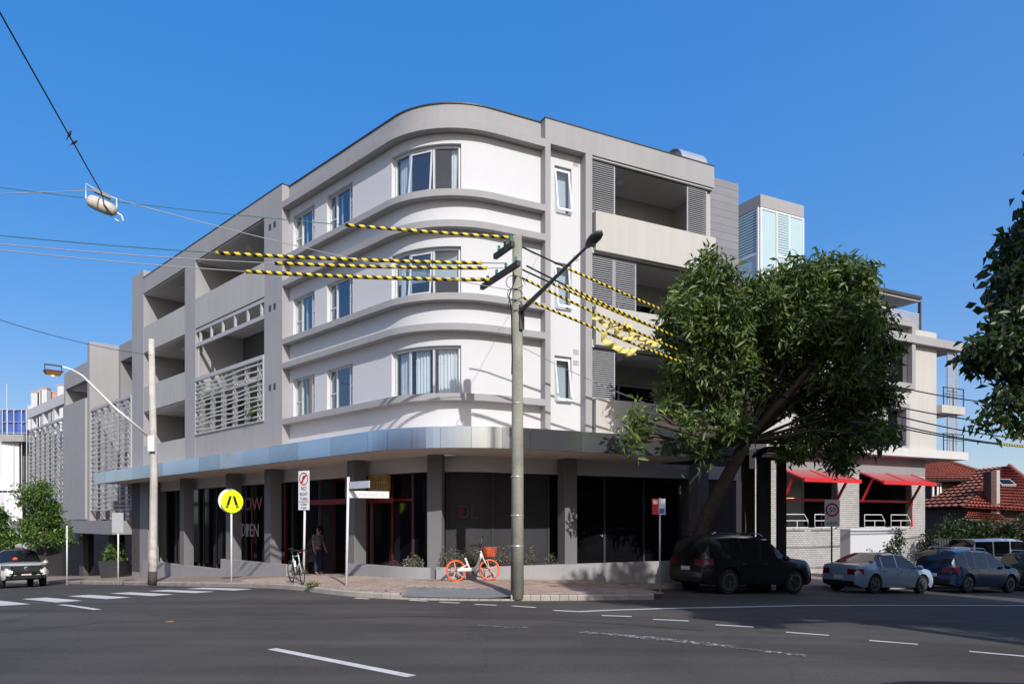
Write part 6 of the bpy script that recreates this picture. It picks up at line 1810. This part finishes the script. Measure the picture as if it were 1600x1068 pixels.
        MB().tube([head+Vector((-.1,.03,.06)), head+Vector((.12,.03,.1))], .02, 7).build('red_lock', mat('red_plastic', (.5, .03, .05), .4), t)
        m = MB(); m.lathe(bb+Vector((-.02,0,.18)), (-.15,0,1), [(0,.036),(.17,.036),(.19,.02)], 10); m.build('bottle', M_sign, t)
    h = Vector(heading).normalized()
    t.rotation_euler = (Matrix.Rotation(math.atan2(h.y, h.x), 4, 'Z') @ Matrix.Rotation(lean, 4, 'X')).to_euler()
    t.location = loc
    return t
p = Vector((-6.22, 21.35, 0)); bicycle('road_bicycle', 'black and mint road bicycle leaning on the no right turn post', (p.x, p.y, path_z(p.x, p.y)+.01), (.55, -.83, 0), math.radians(4), False)
p = Vector(Rw(1.12, -.42, 0)); bicycle('share_bicycle', 'orange and white share bicycle with basket leaning on the corner planter', (p.x, p.y, path_z(p.x, p.y)+.01), U-NR*.02, math.radians(-7), True)

# ---------------------------------------------------------------- person in the doorway
pb = Vector(Lw(la(497, .75), .75, 0)); pb.z = path_z(*Lw(la(497, .75), -.05, 0)[:2])
person = thing('person', 'person in grey shirt, dark trousers and cap standing in the shop doorway', 'person', tuple(pb))
def skin_fig(name, verts, edges, m, levels=2):
    me = bpy.data.meshes.new(name); me.from_pydata([v[:3] for v in verts], edges, []); me.materials.append(m)
    o = bpy.data.objects.new(name, me); COL.objects.link(o); o.parent = person
    sk_ = o.modifiers.new('skin', 'SKIN'); sk_.use_smooth_shade = True
    for d, v in zip(me.skin_vertices[0].data, verts): d.radius = (v[3], v[4] if len(v) > 4 else v[3])
    me.skin_vertices[0].data[0].use_root = True
    sb = o.modifiers.new('sub', 'SUBSURF'); sb.levels = levels; sb.render_levels = levels
    return o
M_skin = mat('skin', (.35, .2, .14), .6); M_shirt = mat('grey_shirt', (.11, .12, .14), .85); M_jean = mat('navy_trousers', (.02, .025, .06), .85)
# body: pelvis root, spine, head, arms, legs
V_ = [(0,0,.95,.11,.08),(0,0,1.15,.10,.07),(.01,0,1.36,.12,.075),(.02,0,1.47,.06,.06),(.04,0,1.55,.075,.08),(.05,0,1.65,.085,.10),(.05,0,1.72,.05,.06),
      (0,.17,1.40,.04),(.02,.23,1.15,.036),(.14,.22,.95,.034),(.20,.21,.88,.03),
      (0,-.17,1.40,.04),(.0,-.23,1.15,.036),(.08,-.24,.92,.034),(.12,-.24,.84,.03),
      (0,.10,.86,.06),(.02,.11,.5,.045),(-.01,.11,.1,.035),(.12,.12,.04,.035),
      (0,-.10,.86,.06),(.03,-.11,.5,.045),(.0,-.11,.1,.035),(.13,-.12,.04,.035)]
E_ = [(0,1),(1,2),(2,3),(3,4),(4,5),(5,6),(2,7),(7,8),(8,9),(9,10),(2,11),(11,12),(12,13),(13,14),(0,15),(15,16),(16,17),(17,18),(0,19),(19,20),(20,21),(21,22)]
skin_fig('body', V_, E_, M_skin)
g_ = 1.16
skin_fig('shirt', [(0,0,.98,.165,.125),(0,0,1.15,.158,.115),(.01,0,1.36,.182,.122),(.015,0,1.45,.07,.07),(0,.195,1.42,.068),(.01,.225,1.24,.058),(0,-.195,1.42,.068),(.0,-.225,1.24,.058)], [(0,1),(1,2),(2,3),(2,4),(4,5),(2,6),(6,7)], M_shirt)
skin_fig('trousers', [(0,0,.96,.158,.12),(0,.10,.86,.108),(.02,.11,.5,.078),(-.01,.11,.09,.062),(0,-.10,.86,.108),(.03,-.11,.5,.078),(0,-.11,.09,.062)], [(0,1),(1,2),(2,3),(0,4),(4,5),(5,6)], M_jean)
skin_fig('cap', [(.03,0,1.69,.10,.105),(.04,0,1.75,.07,.08),(.16,0,1.68,.05,.012)], [(0,1),(0,2)], M_black)
for s_ in (-1, 1):
    base_ = Vector((.20, .21, .88)) if s_ > 0 else Vector((.12, -.24, .84))
    for k in range(4):
        a = base_+Vector((.02, (k-1.5)*.017, -.01)); skin_fig('finger', [(*a, .009), (*(a+Vector((.015,0,-.035))), .008), (*(a+Vector((.012,0,-.065))), .007)], [(0,1),(1,2)], M_skin, 1)
    a = base_+Vector((.01, -s_*.03, .01)); skin_fig('thumb', [(*a, .011), (*(a+Vector((.03,-s_*.015,-.02))), .009)], [(0,1)], M_skin, 1)
for s_ in (-1, 1):
    m = MB().lathe((.128, s_*.032, 1.645), (1, 0, 0), [(0,.012),(.008,.008)], 8); o = m.build('eye', M_black, None); o.parent = person
m = MB().lathe((.13, 0, 1.60), (1, 0, -.4), [(0,.018),(.025,.012),(.03,.004)], 8); o = m.build('nose', M_skin, None); o.parent = person
person.rotation_euler = (0, 0, math.radians(-35))
# fallen leaf on the road
p = gp(265, 971); z_ = road_z(*p)-.002
m = MB(); m.hexa([(p[0]+x*.6, p[1]+y*.6, z_+z) for x, y, z in ((-.11,-.02,.005),(.02,-.05,.005),(.12,.02,.005),(0,.05,.005),(-.12,-.02,.02),(.02,-.05,.01),(.13,.02,.025),(0,.05,.01))])
tag(m.build('fallen_leaf', mat('dry_leaf', (.34, .15, .04), .8)), 'curled orange brown leaf lying alone on the road', 'leaf')
